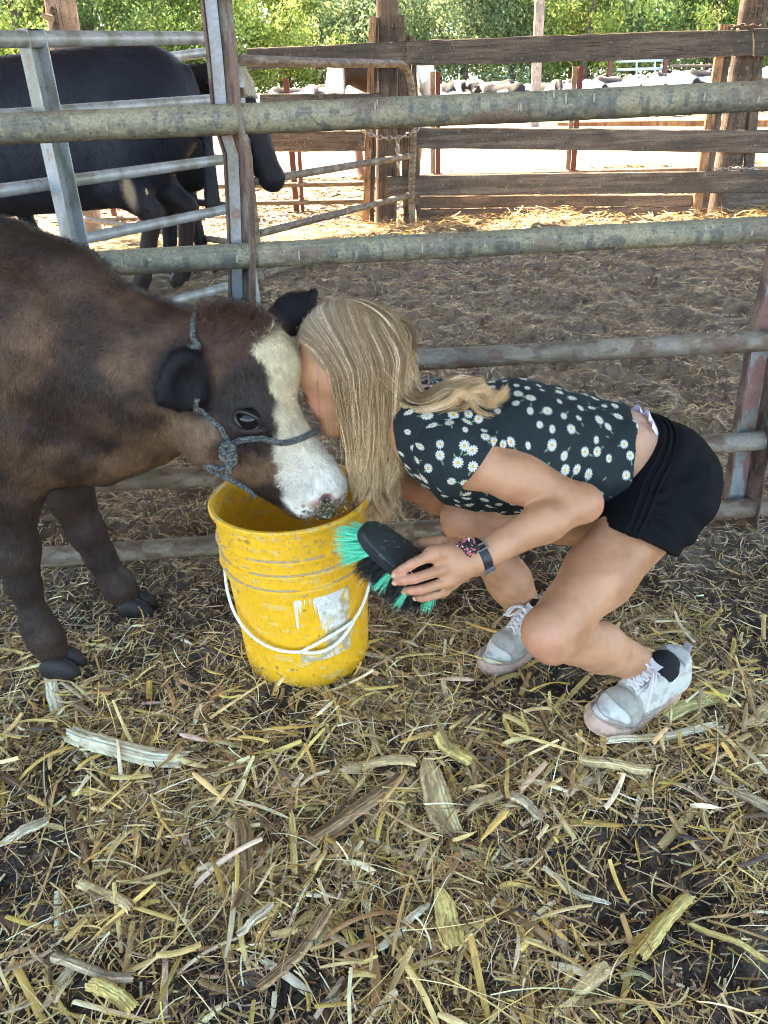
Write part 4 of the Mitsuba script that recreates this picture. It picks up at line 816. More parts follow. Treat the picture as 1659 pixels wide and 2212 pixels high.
def f_sticker(p, n, uv):
    d1, d2, w = voronoi(uv.x * 11, uv.y * 13); cr = smoothstep(0.03, 0.10, d2 - d1)
    top = smoothstep(0.50, 0.62, uv.y + 0.5 * (fbm(uv.x * 4 + 2, uv.y * 4, 0.0, 4) - 0.5)) * smoothstep(0.93, 0.80, uv.x + 0.4 * (fbm(uv.x * 6 + 3, uv.y * 9, 0.0, 3) - 0.5))
    base = mix((0.34, 0.26, 0.12), (0.50, 0.42, 0.28), fbm(uv.x * 14, uv.y * 40, 0.0, 4))
    base = mix(base, (0.70, 0.47, 0.05), smoothstep(0.52, 0.66, fbm(uv.x * 9 + 5, uv.y * 9, 1.0, 4)) * 0.85)
    pale = mix((0.50, 0.46, 0.36), mix((0.62, 0.60, 0.52), (0.74, 0.72, 0.66), w), cr)
    lo = smoothstep(0.55, 0.62, fbm(uv.x * 13, uv.y * 10, 3.0, 4)) * 0.6
    return mix(base, pale, dr.maximum(top, lo))
scene['m_sticker'] = prin(proc(f_sticker), 0.75)
def build_bucket():
    t = thing('bucket', 'dirty yellow plastic bucket with a white wire handle standing in the straw', 'bucket')
    bf = G(658, 1499, .035); B = bf + (0, .131, 0); Tp = None
    Tp = P(627, 1066, 1.352); Hh = np.linalg.norm(Tp - B); ax = (Tp - B) / Hh
    rt = unit(np.cross(np.cross(ax, (1, 0, 0)), ax)); rt = rt if rt[0] > 0 else -rt; fr = np.cross(rt, ax); fr = fr if fr[1] < 0 else -fr
    R0, R1 = .131, .1555
    def rad(z): return R0 + (R1 - .004 - R0) * z / Hh
    def at(phi, z, r): return B + ax * z + (rt * math.sin(phi) + fr * math.cos(phi)) * r
    prof = [(0.0, .004), (.118, .003), (R0 - .002, .012)]
    zs = [.02, .12, .235]; prof += [(rad(z), z) for z in zs]
    for z in (.262, .296, .328): prof += [(rad(z), z - .009), (rad(z) + .0065, z - .006), (rad(z) + .0075, z - .002), (rad(z) + .0065, z + .001), (rad(z) + .0015, z + .003)]
    prof += [(rad(Hh - .012), Hh - .014), (R1 + .003, Hh - .012), (R1 + .0045, Hh - .008), (R1 + .0045, Hh - .003), (R1 + .002, Hh), (R1 - .004, Hh), (R1 - .007, Hh - .004)]
    prof += [(rad(z) - .004, z) for z in (.34, .25, .12, .03)] + [(.118, .012), (0, .011)]
    ms, N = [], 96; prof = np.array(prof); ang = np.arange(N) * 2 * np.pi / N; k = len(prof)
    v = np.stack([at(a, 0, 0) + (rt * math.sin(a) + fr * math.cos(a))[None] * prof[:, :1] + ax[None] * prof[:, 1:] for a in ang])
    dent = .0025 * np.sin(ang * 3 + 1)[:, None, None] * np.clip(1 - np.abs(prof[None, :, 1:] - .17) / .12, 0, 1) * (v - (B + ax * prof[None, :, 1:])) / .13; v = v + dent
    i, j = np.meshgrid(np.arange(N), np.arange(k - 1), indexing='ij'); i2 = (i + 1) % N
    q = np.stack([i * k + j, i2 * k + j, i2 * k + j + 1, i * k + j + 1], -1).reshape(-1, 4); F = np.vstack([q[:, [0, 1, 2]], q[:, [0, 2, 3]]])
    m = trimesh.Trimesh(v.reshape(-1, 3), F, process=False)
    if m.volume < 0: m.invert()
    obj('body', m, 'm_bucket', t, smooth=35)
    # mud lying on the ribs
    g = rng(8); ms = []
    for z in (.262, .296, .328):
        for _ in range(240):
            a = g.uniform(-1.6, 1.6); 
            if meshkit.fbm(np.array([[a * 3, z * 40, 0.]]), 3, 5)[0] < .45: continue
            mm = trimesh.creation.icosphere(1, 1.0); mm.vertices = mm.vertices * g.uniform(.4, 1.2, 3) * (.004, .003, .0016) + at(a, z + .0025, rad(z) + .0025); ms.append(mm)
    obj('mud_flecks', cat(ms), 'm_dirt', t, smooth=40, kind='stuff')
    # weathered paper label on the front
    u, w = np.meshgrid(np.linspace(0, 1, 24), np.linspace(0, 1, 20), indexing='ij'); ph = .02 + u * .80; z = .085 + w * .155
    vv = np.stack([at(a, zz, rad(zz) + .0012) for a, zz in zip(ph.ravel(), z.ravel())]); i, j = np.meshgrid(np.arange(23), np.arange(19), indexing='ij'); a = i * 20 + j
    q = np.stack([a, a + 20, a + 21, a + 1], -1).reshape(-1, 4); FF = np.vstack([q[:, [0, 1, 2]], q[:, [0, 2, 3]]])
    mm = trimesh.Trimesh(vv, FF, process=False); obj('paper_label', mm, 'm_sticker', t, smooth=True, uv=np.stack([u.ravel(), w.ravel()], -1), label='peeling cracked paper label')
    # handle: wire from ear to ear with a flat plastic grip
    ez, D = .252, .128; phs = np.linspace(-1.62, 1.62, 90)
    pts = np.array([at(p, ez - D * max(0, math.cos(p)) ** .75, rad(ez - D * max(0, math.cos(p)) ** .75) + .007 + .006 * max(0, math.cos(p))) for p in phs])
    g0, g1 = 46, 67
    obj('handle', tube(pts[:g0 + 1], .0032, 8), 'm_white', t, smooth=60); obj('handle', tube(pts[g1:], .0032, 8), 'm_white', t, smooth=60)
    gp = pts[g0:g1 + 1]; s = np.linspace(0, 1, len(gp)); wd = .0135 * np.sin(np.pi * s) ** .8; uu = ax
    obj('grip', cat([tube(gp + uu * wd[:, None], .0036, 8), tube(gp - uu * wd[:, None], .0036, 8), ]), 'm_white', t, smooth=60)
    for sg in (-1, 1):
        c = at(1.60 * sg, ez, rad(ez) + .004); obj('ear', tube([c - (rt * sg) * .004, c + (rt * sg) * .010], .014, 20), 'm_bucket', t, smooth=40)
    return t
build_bucket()
# ================================================================ the girl crouching by the bucket
HC = P(757, 776, 1.385); HF = unit((-.95, .20, -.27)); HN = unit(np.cross((0, 0, 1), HF)); HN = HN if HN[1] < 0 else -HN; HU = unit(np.cross(HF, HN)); HU = HU if HU[2] > 0 else -HU
def hd(f, n, u): return HC + HF * f + HN * n + HU * u
HAXES = np.stack([HF, HN, HU])
SPN = unit(P(1400, 1005, 1.35) - P(985, 945, 1.335)); DOR = unit(np.cross(np.cross(SPN, (0, 0, 1)), SPN))
CH0, CH1, WA, PE = P(985, 948, 1.335), P(1130, 958, 1.34), P(1330, 990, 1.35), P(1412, 1035, 1.352)
SHL, SHR = P(985, 985, 1.22), np.array([.105, 1.465, .55])
ELL, WRL = P(1256, 1086, 1.165), P(1022, 1208, 1.08)
HIL, MTL, KNL, CFL, ANL = P(1416, 1085, 1.26), P(1294, 1240, 1.13), P(1188, 1362, 1.02), P(1295, 1398, 1.085), P(1420, 1452, 1.145)
HIR, MTR, KNR, CFR, ANR = P(1415, 1072, 1.44), P(1230, 1100, 1.40), P(1012, 1118, 1.375), P(1100, 1255, 1.37), P(1180, 1395, 1.345)
ELR, WRR = P(948, 1075, 1.475), P(862, 1042, 1.43)
def torso_prims():
    f = lambda s: (DOR, s)
    return [cone(CH0, CH1, .118, .118, .05, f(.74)), cone(CH1, WA, .118, .100, .06, f(.78)), cone(WA, PE, .100, .118, .06, f(.86)), ell(P(1428, 1045, 1.30), (.062, .066, .076), k=.05), ell(P(1428, 1045, 1.41), (.062, .066, .076), k=.05),
            cone(P(960, 935, 1.29), SHL, .07, .050, .05), cone(P(950, 930, 1.40), SHR, .07, .050, .05)]
FING = [  # knuckle, middle joint, tip (px, py, Y), radii
    ([(934, 1197, 1.028), (889, 1219, 1.000), (868, 1231, 1.000), (853, 1240, 1.006)], (.0092, .0080, .0074, .0064)),
    ([(950, 1232, 1.022), (895, 1250, .990), (872, 1254, .992), (856, 1256, 1.004)], (.0094, .0082, .0076, .0066)),
    ([(960, 1258, 1.024), (908, 1274, .996), (888, 1276, 1.000), (877, 1276, 1.012)], (.0090, .0078, .0072, .0064)),
    ([(957, 1279, 1.032), (922, 1290, 1.008), (908, 1292, 1.012), (900, 1290, 1.022)], (.0084, .0072, .0066, .0058))]
def girl_prims():
    p = [ell(HC, (.097, .074, .096), HAXES), cone(hd(.035, 0, -.03), hd(.052, 0, -.078), .064, .044, .03), cone(hd(.0, .034, -.065), hd(.070, .006, -.112), .032, .021, .025), cone(hd(.0, -.034, -.065), hd(.070, -.006, -.112), .032, .021, .025), ell(hd(.078, 0, -.117), (.018, .02, .016), HAXES, k=.015),
         ell(hd(.066, .034, -.058), (.026, .022, .026), HAXES, k=.02), ell(hd(.066, -.034, -.058), (.026, .022, .026), HAXES, k=.02),
         cone(hd(.092, 0, -.025), hd(.105, 0, -.052), .008, .011, .012), ell(hd(.100, .009, -.058), (.008, .006, .006), HAXES, k=.006), ell(hd(.100, -.009, -.058), (.008, .006, .006), HAXES, k=.006),
         ell(hd(.0985, 0, -.079), (.010, .018, .0052), HAXES, k=.005), ell(hd(.096, 0, -.089), (.010, .016, .0058), HAXES, k=.004), ell(hd(.086, 0, .0), (.014, .045, .03), HAXES, k=.02)]
    for s in (-1, 1):
        p += [ell(hd(.079, s * .032, -.028), (.012, .016, .010), HAXES, k=.008), ell(hd(-.008, s * .076, -.035), (.018, .007, .028), HAXES, k=.006), ell(hd(-.002, s * .083, -.033), (.010, .006, .018), HAXES, k=.004, sub=True)]
    p += [cone(hd(-.035, 0, -.075), P(925, 915, 1.345), .046, .052, .03)]
    p += torso_prims()
    p += [cone(SHL, lerp(SHL, ELL, np.array(.5)), .045, .037, .03), cone(lerp(SHL, ELL, np.array(.5)), ELL, .037, .031, .03), ell(ELL + (.006, 0, -.004), (.028, .026, .028), k=.02), cone(ELL, lerp(ELL, WRL, np.array(.35)), .031, .0325, .012), cone(lerp(ELL, WRL, np.array(.35)), WRL, .0325, .024, .02)]
    p += [cone(SHR, ELR, .046, .034, .03), cone(ELR, WRR, .034, .024, .02)]
    p += [cone(HIL, MTL, .077, .057, .03), cone(MTL, KNL, .057, .043, .03), ell(KNL + (-.010, -.012, .004), (.036, .036, .040), k=.02), ell(KNL + (.004, -.008, -.030), (.026, .028, .026), k=.02), cone(KNL + (.008, .004, -.012), CFL, .043, .043, .012), cone(CFL, ANL, .043, .028, .02), cone(ANL, P(1436, 1478, 1.135), .028, .03, .02)]
    p += [cone(HIR, MTR, .090, .068, .03), cone(MTR, KNR, .068, .050, .03), ell(KNR + (-.008, -.006, .0), (.044, .044, .046), k=.03), cone(KNR + (.004, 0, -.01), CFR, .043, .045, .012), cone(CFR, ANR, .044, .028, .02), cone(ANR, ANR + (.0, 0, -.03), .028, .03, .02)]
    # left hand round the brush
    kn = [P(*f[0][0]) for f in FING]; W = WRL
    for (pts, rr) in FING:
        q = [P(*a) for a in pts]
        p.append(cone(lerp(W, q[0], np.array(.45)), q[0], .0150, rr[0] * 1.08, .010))
        for i in range(3): p.append(cone(q[i], q[i + 1], rr[i], rr[i + 1], .0025 if i else .004))
    p += [cone(W, lerp(W, (kn[0] + kn[2]) / 2, np.array(.4)), .025, .020, .02), cone(lerp(W, kn[1], np.array(.5)), lerp(W, kn[2], np.array(.75)), .019, .016, .012)]
    th = [P(985, 1186, 1.088), P(950, 1172, 1.085), P(914, 1174, 1.098), P(884, 1190, 1.105)]
    p += [cone(lerp(W, th[0], np.array(.5)), th[0], .020, .017, .012), cone(th[0], th[1], .017, .0115, .010), cone(th[0], kn[0], .013, .011, .012), cone(th[1], th[2], .0110, .0095, .003), cone(th[2], th[3], .0095, .0080, .003)]
    # right hand beyond the hair, resting by the calf's chin
    d = unit(WRR - ELR); dn = unit(np.cross(d, (0, 1, 0))); pal = WRR + d * .065
    p += [cone(WRR, pal, .024, .026, .02, ((0, 1, 0), .6))]
    for i, (o, l) in enumerate(((-.024, .055), (-.008, .062), (.008, .058), (.022, .045))):
        a = pal + dn * o + d * .008; b = a + d * l * .55 + (0, -.012, -.004); c = b + d * l * .42 + (0, -.022, -.006); p += [cone(a, b, .0085, .0078, .004), cone(b, c, .0078, .0065, .003)]
    a = WRR + d * .03 - dn * .022; b = a + d * .028 - dn * .020 + (0, -.01, 0); p += [cone(a, b, .011, .009, .008), cone(b, b + d * .025 + (0, -.012, 0), .009, .0075, .003)]
    return p
scene['m_skin'] = {'type': 'bumpmap', 'arbitrary': proc(lambda p, n, uv: fbm(p.x * 500, p.y * 500, p.z * 500, 2), 5e-4), 'scale': 0.0006, 'bsdf': prin(VC, 0.45, 0.35)}
def build_girl():
    t = thing('person', 'girl with long blonde hair in a daisy-print top crouching to kiss the calf', 'person')
    PR = girl_prims(); V, F = skin(PR, .0037); V = relax(V, F, 2, .4); N = vnormals(V, F)
    n1 = meshkit.fbm(V * 22, 3, 91); n2 = meshkit.fbm(V * 160, 2, 92)
    base = lerp((.35, .165, .080), (.45, .225, .118), ss(.3, .7, n1)); base = base * (1 + .10 * (meshkit.fbm(V * 70, 3, 93) - .5))[:, None]; base = lerp(base, (.29, .125, .058), ss(.55, 1.0, 1 - np.linalg.norm((V - ELL) / .30, axis=1)) * .35)
    def near(c, r): return ss(1.0, .3, np.linalg.norm((V - c) / r, axis=1))
    for c, r, k in ((KNL + (-.02, -.04, 0), .05, .35), (KNR + (-.02, -.03, 0), .05, .3), (ELL + (.03, -.01, 0), .035, .3), (hd(.072, .04, -.062), .04, .55), (hd(.0985, 0, -.083), .018, .8), (P(880, 1250, 1.0), .05, .35)): base = lerp(base, (.47, .185, .12), near(c, r) * k)
    base = lerp(base, (.60, .38, .26), near(P(1385, 930, 1.30), .07) * .6)
    C = base * (.94 + .12 * n2)[:, None]
    cr = np.zeros(len(V))
    for i in range(4):
        for j in (1, 2): cr = np.maximum(cr, near(P(*FING[i][0][j]) + (0, -.006, .002), .008))
    C = lerp(C, (.52, .20, .13), cr * .4)
    obj_n('body', V, F, N, C, 'm_skin', t)
    for i, (pts, rr) in enumerate(FING):
        a, b = P(*pts[2]), P(*pts[3]); d = unit(b - a); o = unit((0, -1, .25) - d * np.dot((0, -1, .25), d)); m = trimesh.creation.icosphere(2, 1.0)
        s = np.cross(d, o); m.vertices = m.vertices @ (np.stack([d * .0052, s * .0042, o * .0014])) + b + o * (rr[3] * .93) - d * .0005; obj('fingernail', m, 'm_nail', t, smooth=60)
    for s in (1, -1):                                             # closed eyes
        q = [hd(.090 - .012 * abs(a), s * (.032 + .016 * a), -.033 - .004 * (1 - a * a)) for a in np.linspace(-1, 1, 9)]
        q = [x + HF * .002 for x in q]; ms = [tube(q, [.0008, .0014, .0008], 5)] + [tube([x, x + HF * .005 + HN * s * .003 - HU * .004], [.0006, .0002], 4) for x in q[2:]]
        obj('eyelashes', cat(ms), 'm_lash', t, smooth=60, kind='stuff')
        q = [hd(.092 - .012 * abs(a), s * (.030 + .020 * a), -.006 - .003 * a) for a in np.linspace(-1, 1, 9)]; obj('eyebrow', tube(q, [.001, .0022, .001], 6), 'm_brow', t, smooth=60)
    # ---- top
    def wr(k, amp):
        def f(p, D): q = p @ np.stack([SPN, DOR, np.cross(SPN, DOR)]).T; return D - .0022 * np.sin(q[:, 0] * 95 + q[:, 2] * 60 + 9 * meshkit.fbm(p * 9, 2, 4)) * ss(.45, .65, meshkit.fbm(p * 7 + 3, 2, 9)) - amp * (meshkit.fbm(np.stack([q[:, 0] * 9 + q[:, 1] * 14, q[:, 1] * 10 - q[:, 0] * 6, q[:, 2] * 12], -1) + k, 3, 7) - .45) * 2
        return f
    def hemcut(f, p0, n): return lambda p: np.maximum(f(p), (p - p0) @ n)
    top = grow(torso_prims()[:2] + torso_prims()[5:], .009) + grow([cone(CH1, WA + SPN * .03, .120, .112, .06, (DOR, .80)), cone(P(1010, 1010, 1.335), P(1330, 1028, 1.345), .075, .070, .05)], .004)
    top += [half(HF, P(866, 905, 1.35), .004), half(unit(SPN + (0, -.06, -.05)), P(1349, 1000, 1.28), .003)]
    V, F = skin(top, .0042, wr(0, .0075)); V = relax(V, F, 2, .4)
    uu = (V - CH0) @ SPN; r = V - CH0 - uu[:, None] * SPN; ang = np.arctan2(r @ np.cross(SPN, DOR), r @ DOR); lat = -np.abs(ang) if False else ang
    k = key_for('shirt', t); path = meshkit.write_ply((V, F), True, np.stack([uu, ang * .115], -1)); scene[k] = {'type': 'ply', 'filename': path, 'face_normals': False, 'bsdf': {'type': 'ref', 'id': 'm_daisy'}}; tag(k, 'cropped charcoal top printed with white daisies')
    for S, E, c, u0 in ((SHL, ELL, P(1028, 1012, 1.18), .31), (SHR, ELR, lerp(SHR, ELR, np.array(.42)), .7)):
        d = unit(E - S); nn = unit(RT * .80 - UP * .58 + FW * -.1) if S is SHL else d
        base_ = [cone(S - d * .015 + (0, 0, .0), S + d * .14, .060, .061, .02), cone(S + (0, .04, 0), S, .062, .060, .03)] if S is SHL else [cone(S - d * .01, S + d * .12, .056, .056, .02)]
        V, F = skin(base_ + [half(nn, c, .003)], .0042, wr(5, .005)); V = relax(V, F, 2, .4)
        w = (V - S) @ d; rr = V - S - w[:, None] * d; a1 = unit(np.cross(d, (0, 0, 1))); a2 = np.cross(d, a1); an = np.arctan2(rr @ a2, rr @ -a1 if a1[1] > 0 else rr @ a1)
        k2 = key_for('sleeve', k); path = meshkit.write_ply((V, F), True, np.stack([w + u0, an * .062], -1)); scene[k2] = {'type': 'ply', 'filename': path, 'face_normals': False, 'bsdf': {'type': 'ref', 'id': 'm_daisy'}}
    # ---- shorts
    pL = P(1292, 1125, 1.21); nL = unit(np.cross(P(1478, 1213, 1.22) - pL, (0, 1, -.42))); nL = nL if nL @ UP < 0 else -nL; nR = unit(MTR - HIR); pR = lerp(HIR, MTR, np.array(.62))
    legs = []
    for A, Bm, n, p0, g in ((HIL, MTL, nL, pL, .092), (HIR, MTR, nR, pR, .100)):
        c = cone(A, A + (Bm - A) * 1.25, g, g * .90, .03); f = c['f']; legs.append({**c, 'f': hemcut(f, p0, n)})
    pel = grow(torso_prims()[2:5], .011) + [ell(P(1398, 1045, 1.35), (.090, .135, .110), k=.05)]
    def fold(p, D):
        a = (p - P(1330, 1090, 1.25)); r = np.linalg.norm(a, axis=1); th = np.arctan2(a @ UP, a @ RT); cr_ = np.sin(th * 16 + 5 * meshkit.fbm(p * 9, 2, 3)) * ss(.03, .09, r) * ss(.30, .12, r); wt = ss(.003, .03, np.abs((p - pL) @ nL)) * ss(.003, .03, np.abs((p - pW) @ nW)) * ss(.003, .03, np.abs((p - pR) @ nR)); return D - wt * (.0045 * cr_ + .010 * (meshkit.fbm(p * 14, 3, 17) - .5))
    wa_, wb_ = P(1408, 902, 1.36), P(1300, 1112, 1.20); nW = unit(np.cross(wb_ - wa_, (0, 1, 0)) + 0); nW = unit(np.cross(wb_ - wa_, wb_ * (1, -1, 1) + (0, 2 * 1.352, 0) - wa_)); nW = nW if nW @ RT < 0 else -nW; pW = wa_
    waist = half(nW, pW, .003)
    V, F = skin(pel + legs + [waist], .0042, fold); V = relax(V, F, 2, .4); ks = obj('shorts', (V, F), 'm_shorts', t, smooth=True, label='black knit shorts')
    # waistband: ribs just inside the cut
    th = np.linspace(0, 2 * np.pi, 90); rings = []
    allp = pel + legs
    a1 = unit(np.cross(nW, (0, 1, 0))); a2 = np.cross(nW, a1)
    def contour(off, out):
        c0 = lerp(WA, PE, np.array(.38)); c0 = c0 - nW * ((c0 - pW) @ nW) - nW * off; R = np.linspace(.02, .26, 240); dirs = np.cos(th)[:, None] * a1 + np.sin(th)[:, None] * a2
        q = c0 + dirs[:, None] * R[None, :, None]; D = sdf(allp, q); j = (D > 0).argmax(1); return c0 + dirs * (R[j] + out)[:, None]
    for o in (.004, .013, .022): rings.append(tube(contour(o, .0006), .0034, 6, caps=False))
    obj('waistband', cat(rings), 'm_shorts', ks, smooth=60, kind='stuff')
    # pale lining peeking out above the waistband at the back
    q = contour(-.006, -.004); m = (q @ UP > np.percentile(q @ UP, 58)); idx = np.where(m)[0]; br = np.where(np.diff(idx) > 1)[0]
    if len(br): idx = np.r_[idx[br[0] + 1:], idx[:br[0] + 1]]
    q = q[idx] ; g = rng(3); off = .004 * np.sin(np.arange(len(q)) * .9)[:, None] * DOR
    vv = np.stack([q - nW * .012, q + off, q + nW * .014 + off * 1.8 + DOR * .003], 1).reshape(-1, 3); i, j = np.meshgrid(np.arange(len(q) - 1), np.arange(2), indexing='ij'); a = i * 3 + j; f4 = np.stack([a, a + 1, a + 4, a + 3], -1).reshape(-1, 4)
    mm = trimesh.Trimesh(vv, np.vstack([f4[:, [0, 1, 2]], f4[:, [0, 2, 3]]]), process=False); obj('lining', mm, 'm_lining', ks, smooth=True, label='lilac white lining frill above the waistband')
    # ---- wrist
    d = unit(ELL - WRL); a1 = unit(np.cross(d, (0, 0, 1))); a2 = np.cross(d, a1)
    def ring(c, R, w, n=40): 
        an = np.linspace(0, 2 * np.pi, n, endpoint=False); P4 = []
        for (x, r) in ((-w, R), (-w * .8, R + .0018), (w * .8, R + .0018), (w, R), (w, R - .002), (-w, R - .002)): P4.append(c + d * x + np.cos(an)[:, None] * a1 * r + np.sin(an)[:, None] * a2 * r)
        Vr = np.stack(P4, 1).reshape(-1, 3); i, j = np.meshgrid(np.arange(n), np.arange(6), indexing='ij'); q = np.stack([i * 6 + j, i * 6 + (j + 1) % 6, ((i + 1) % n) * 6 + (j + 1) % 6, ((i + 1) % n) * 6 + j], -1).reshape(-1, 4)
        m = trimesh.Trimesh(Vr, np.vstack([q[:, [0, 1, 2]], q[:, [0, 2, 3]]]), process=False); 
        if m.volume < 0: m.invert()
        return m
    wc = WRL + d * .012; kw = thing_part = obj('wristwatch', ring(wc, .0292, .0085), 'm_strap', t, smooth=40, label='black watch strap on the wrist')
    for (px, py) in ((1010, 1190), (1030, 1248)):
        q = P(px, py, 1.05); r = q - wc; r -= d * (r @ d); o = unit(r); q = wc + o * .0318; s = np.cross(d, o)
        obj('buckle', cat([box((.020, .0022, .0022), q + s * x, np.stack([d, s, o])) for x in (-.005, .005)] + [box((.0022, .012, .0022), q + d * x, np.stack([d, s, o])) for x in (-.010, .010)]), 'm_steel', kw, smooth=False)
    g = rng(6); ms = []; sc = WRL - d * .004
    for i in range(34):
        a = None
        o = (math.cos(a) * a1 + math.sin(a) * a2) if a is not None else unit(P(995, 1168, 1.05) + g.normal(0, .011, 3) - sc); m = trimesh.creation.icosphere(2, 1.0); m.vertices = m.vertices * g.uniform(.6, 1.2, 3) * (.0075 if a is None else .0042); m.vertices += sc + o * (.0325 if a is not None else .034 + g.uniform(0, .008)) + d * g.normal(0, .003); ms.append(m)
    obj('scrunchie', cat(ms), 'm_floral', t, smooth=60, label='small dark floral hair tie worn on the wrist', kind='stuff')
    return t
scene['m_nail'] = prin((.52, .30, .22), 0.3, 0.5)
scene['m_lash'] = prin((.03, .02, .015), 0.6)
scene['m_brow'] = prin((.22, .14, .08), 0.7)
scene['m_shorts'] = {'type': 'bumpmap', 'arbitrary': proc(lambda p, n, uv: fbm(p.x * 900, p.y * 900, p.z * 900, 2), 5e-4), 'scale': 0.0012, 'bsdf': prin((.0055, .0055, .006), 0.9, 0.12)}
scene['m_lining'] = prin((.66, .60, .78), 0.7)
scene['m_strap'] = prin((.014, .014, .016), 0.4, 0.4)
scene['m_floral'] = prin(proc(lambda p, n, uv: mix(mix((.02, .015, .015), (.38, .10, .10), smoothstep(0.55, 0.62, noise(p.x * 330, p.y * 330, p.z * 330))), (.6, .5, .42), smoothstep(0.72, 0.78, noise(p.x * 260 + 9, p.y * 260, p.z * 260)))), 0.8)
def f_daisy(p, n, uv):
    x, y = uv.x / 0.0295, uv.y / 0.0295; ix, iy = dr.floor(x), dr.floor(y)
    fab = fbm(uv.x * 700, uv.y * 700, 0.0, 2); rib = 0.5 + 0.5 * dr.sin(uv.x * 2 * 3.14159 / 0.0036)
    c = mi.Color3f(0.019, 0.0245, 0.0245) * (0.7 + 0.4 * fab + 0.25 * rib)
    for a in (-1, 0, 1):
        for b in (-1, 0, 1):
            cx, cy = ix + a, iy + b; r1, r2, r3, r4 = (cell_rand(cx, cy, k) for k in (1, 2, 3, 4))
            dx, dy = x - cx - 0.2 - 0.6 * r1, y - cy - 0.2 - 0.6 * r2
            # stalk and leaf
            th = r4 * 6.283; lx, ly = dx * dr.cos(th) + dy * dr.sin(th), dy * dr.cos(th) - dx * dr.sin(th)
            leaf = (lx > 0.26) & (lx < 0.58) & (dr.abs(ly - 0.12 * lx) < 0.05 * dr.sin((lx - 0.26) * 9.8)) & (r3 > 0.35)
            c = dr.select(leaf, mi.Color3f(0.16, 0.22, 0.12), c)
            R = 0.19 + 0.17 * r3; sq = 0.75 + 0.25 * r1; rr = dr.sqrt(lx * lx + (ly / sq) * (ly / sq)); an = dr.atan2(ly / sq, lx)
            pet = rr < R * (0.42 + 0.58 * dr.sqrt(dr.abs(dr.cos(an * 5.5 + r2 * 6)) + 1e-4)); keep = (cell_rand(cx, cy, 7) < 0.86)
            c = dr.select(pet & keep, mi.Color3f(0.54, 0.54, 0.48) * (0.8 + 0.25 * fab), c); c = dr.select((rr < R * 0.30) & keep, mi.Color3f(0.62, 0.30, 0.03), c)
    return c
scene['m_daisy'] = {'type': 'bumpmap', 'arbitrary': proc(lambda p, n, uv: 0.5 + 0.5 * dr.sin(uv.x * 2 * 3.14159 / 0.0036), 3e-4), 'scale': 0.0005, 'bsdf': prin(proc(f_daisy), 0.9, 0.12)}
GIRL = build_girl()

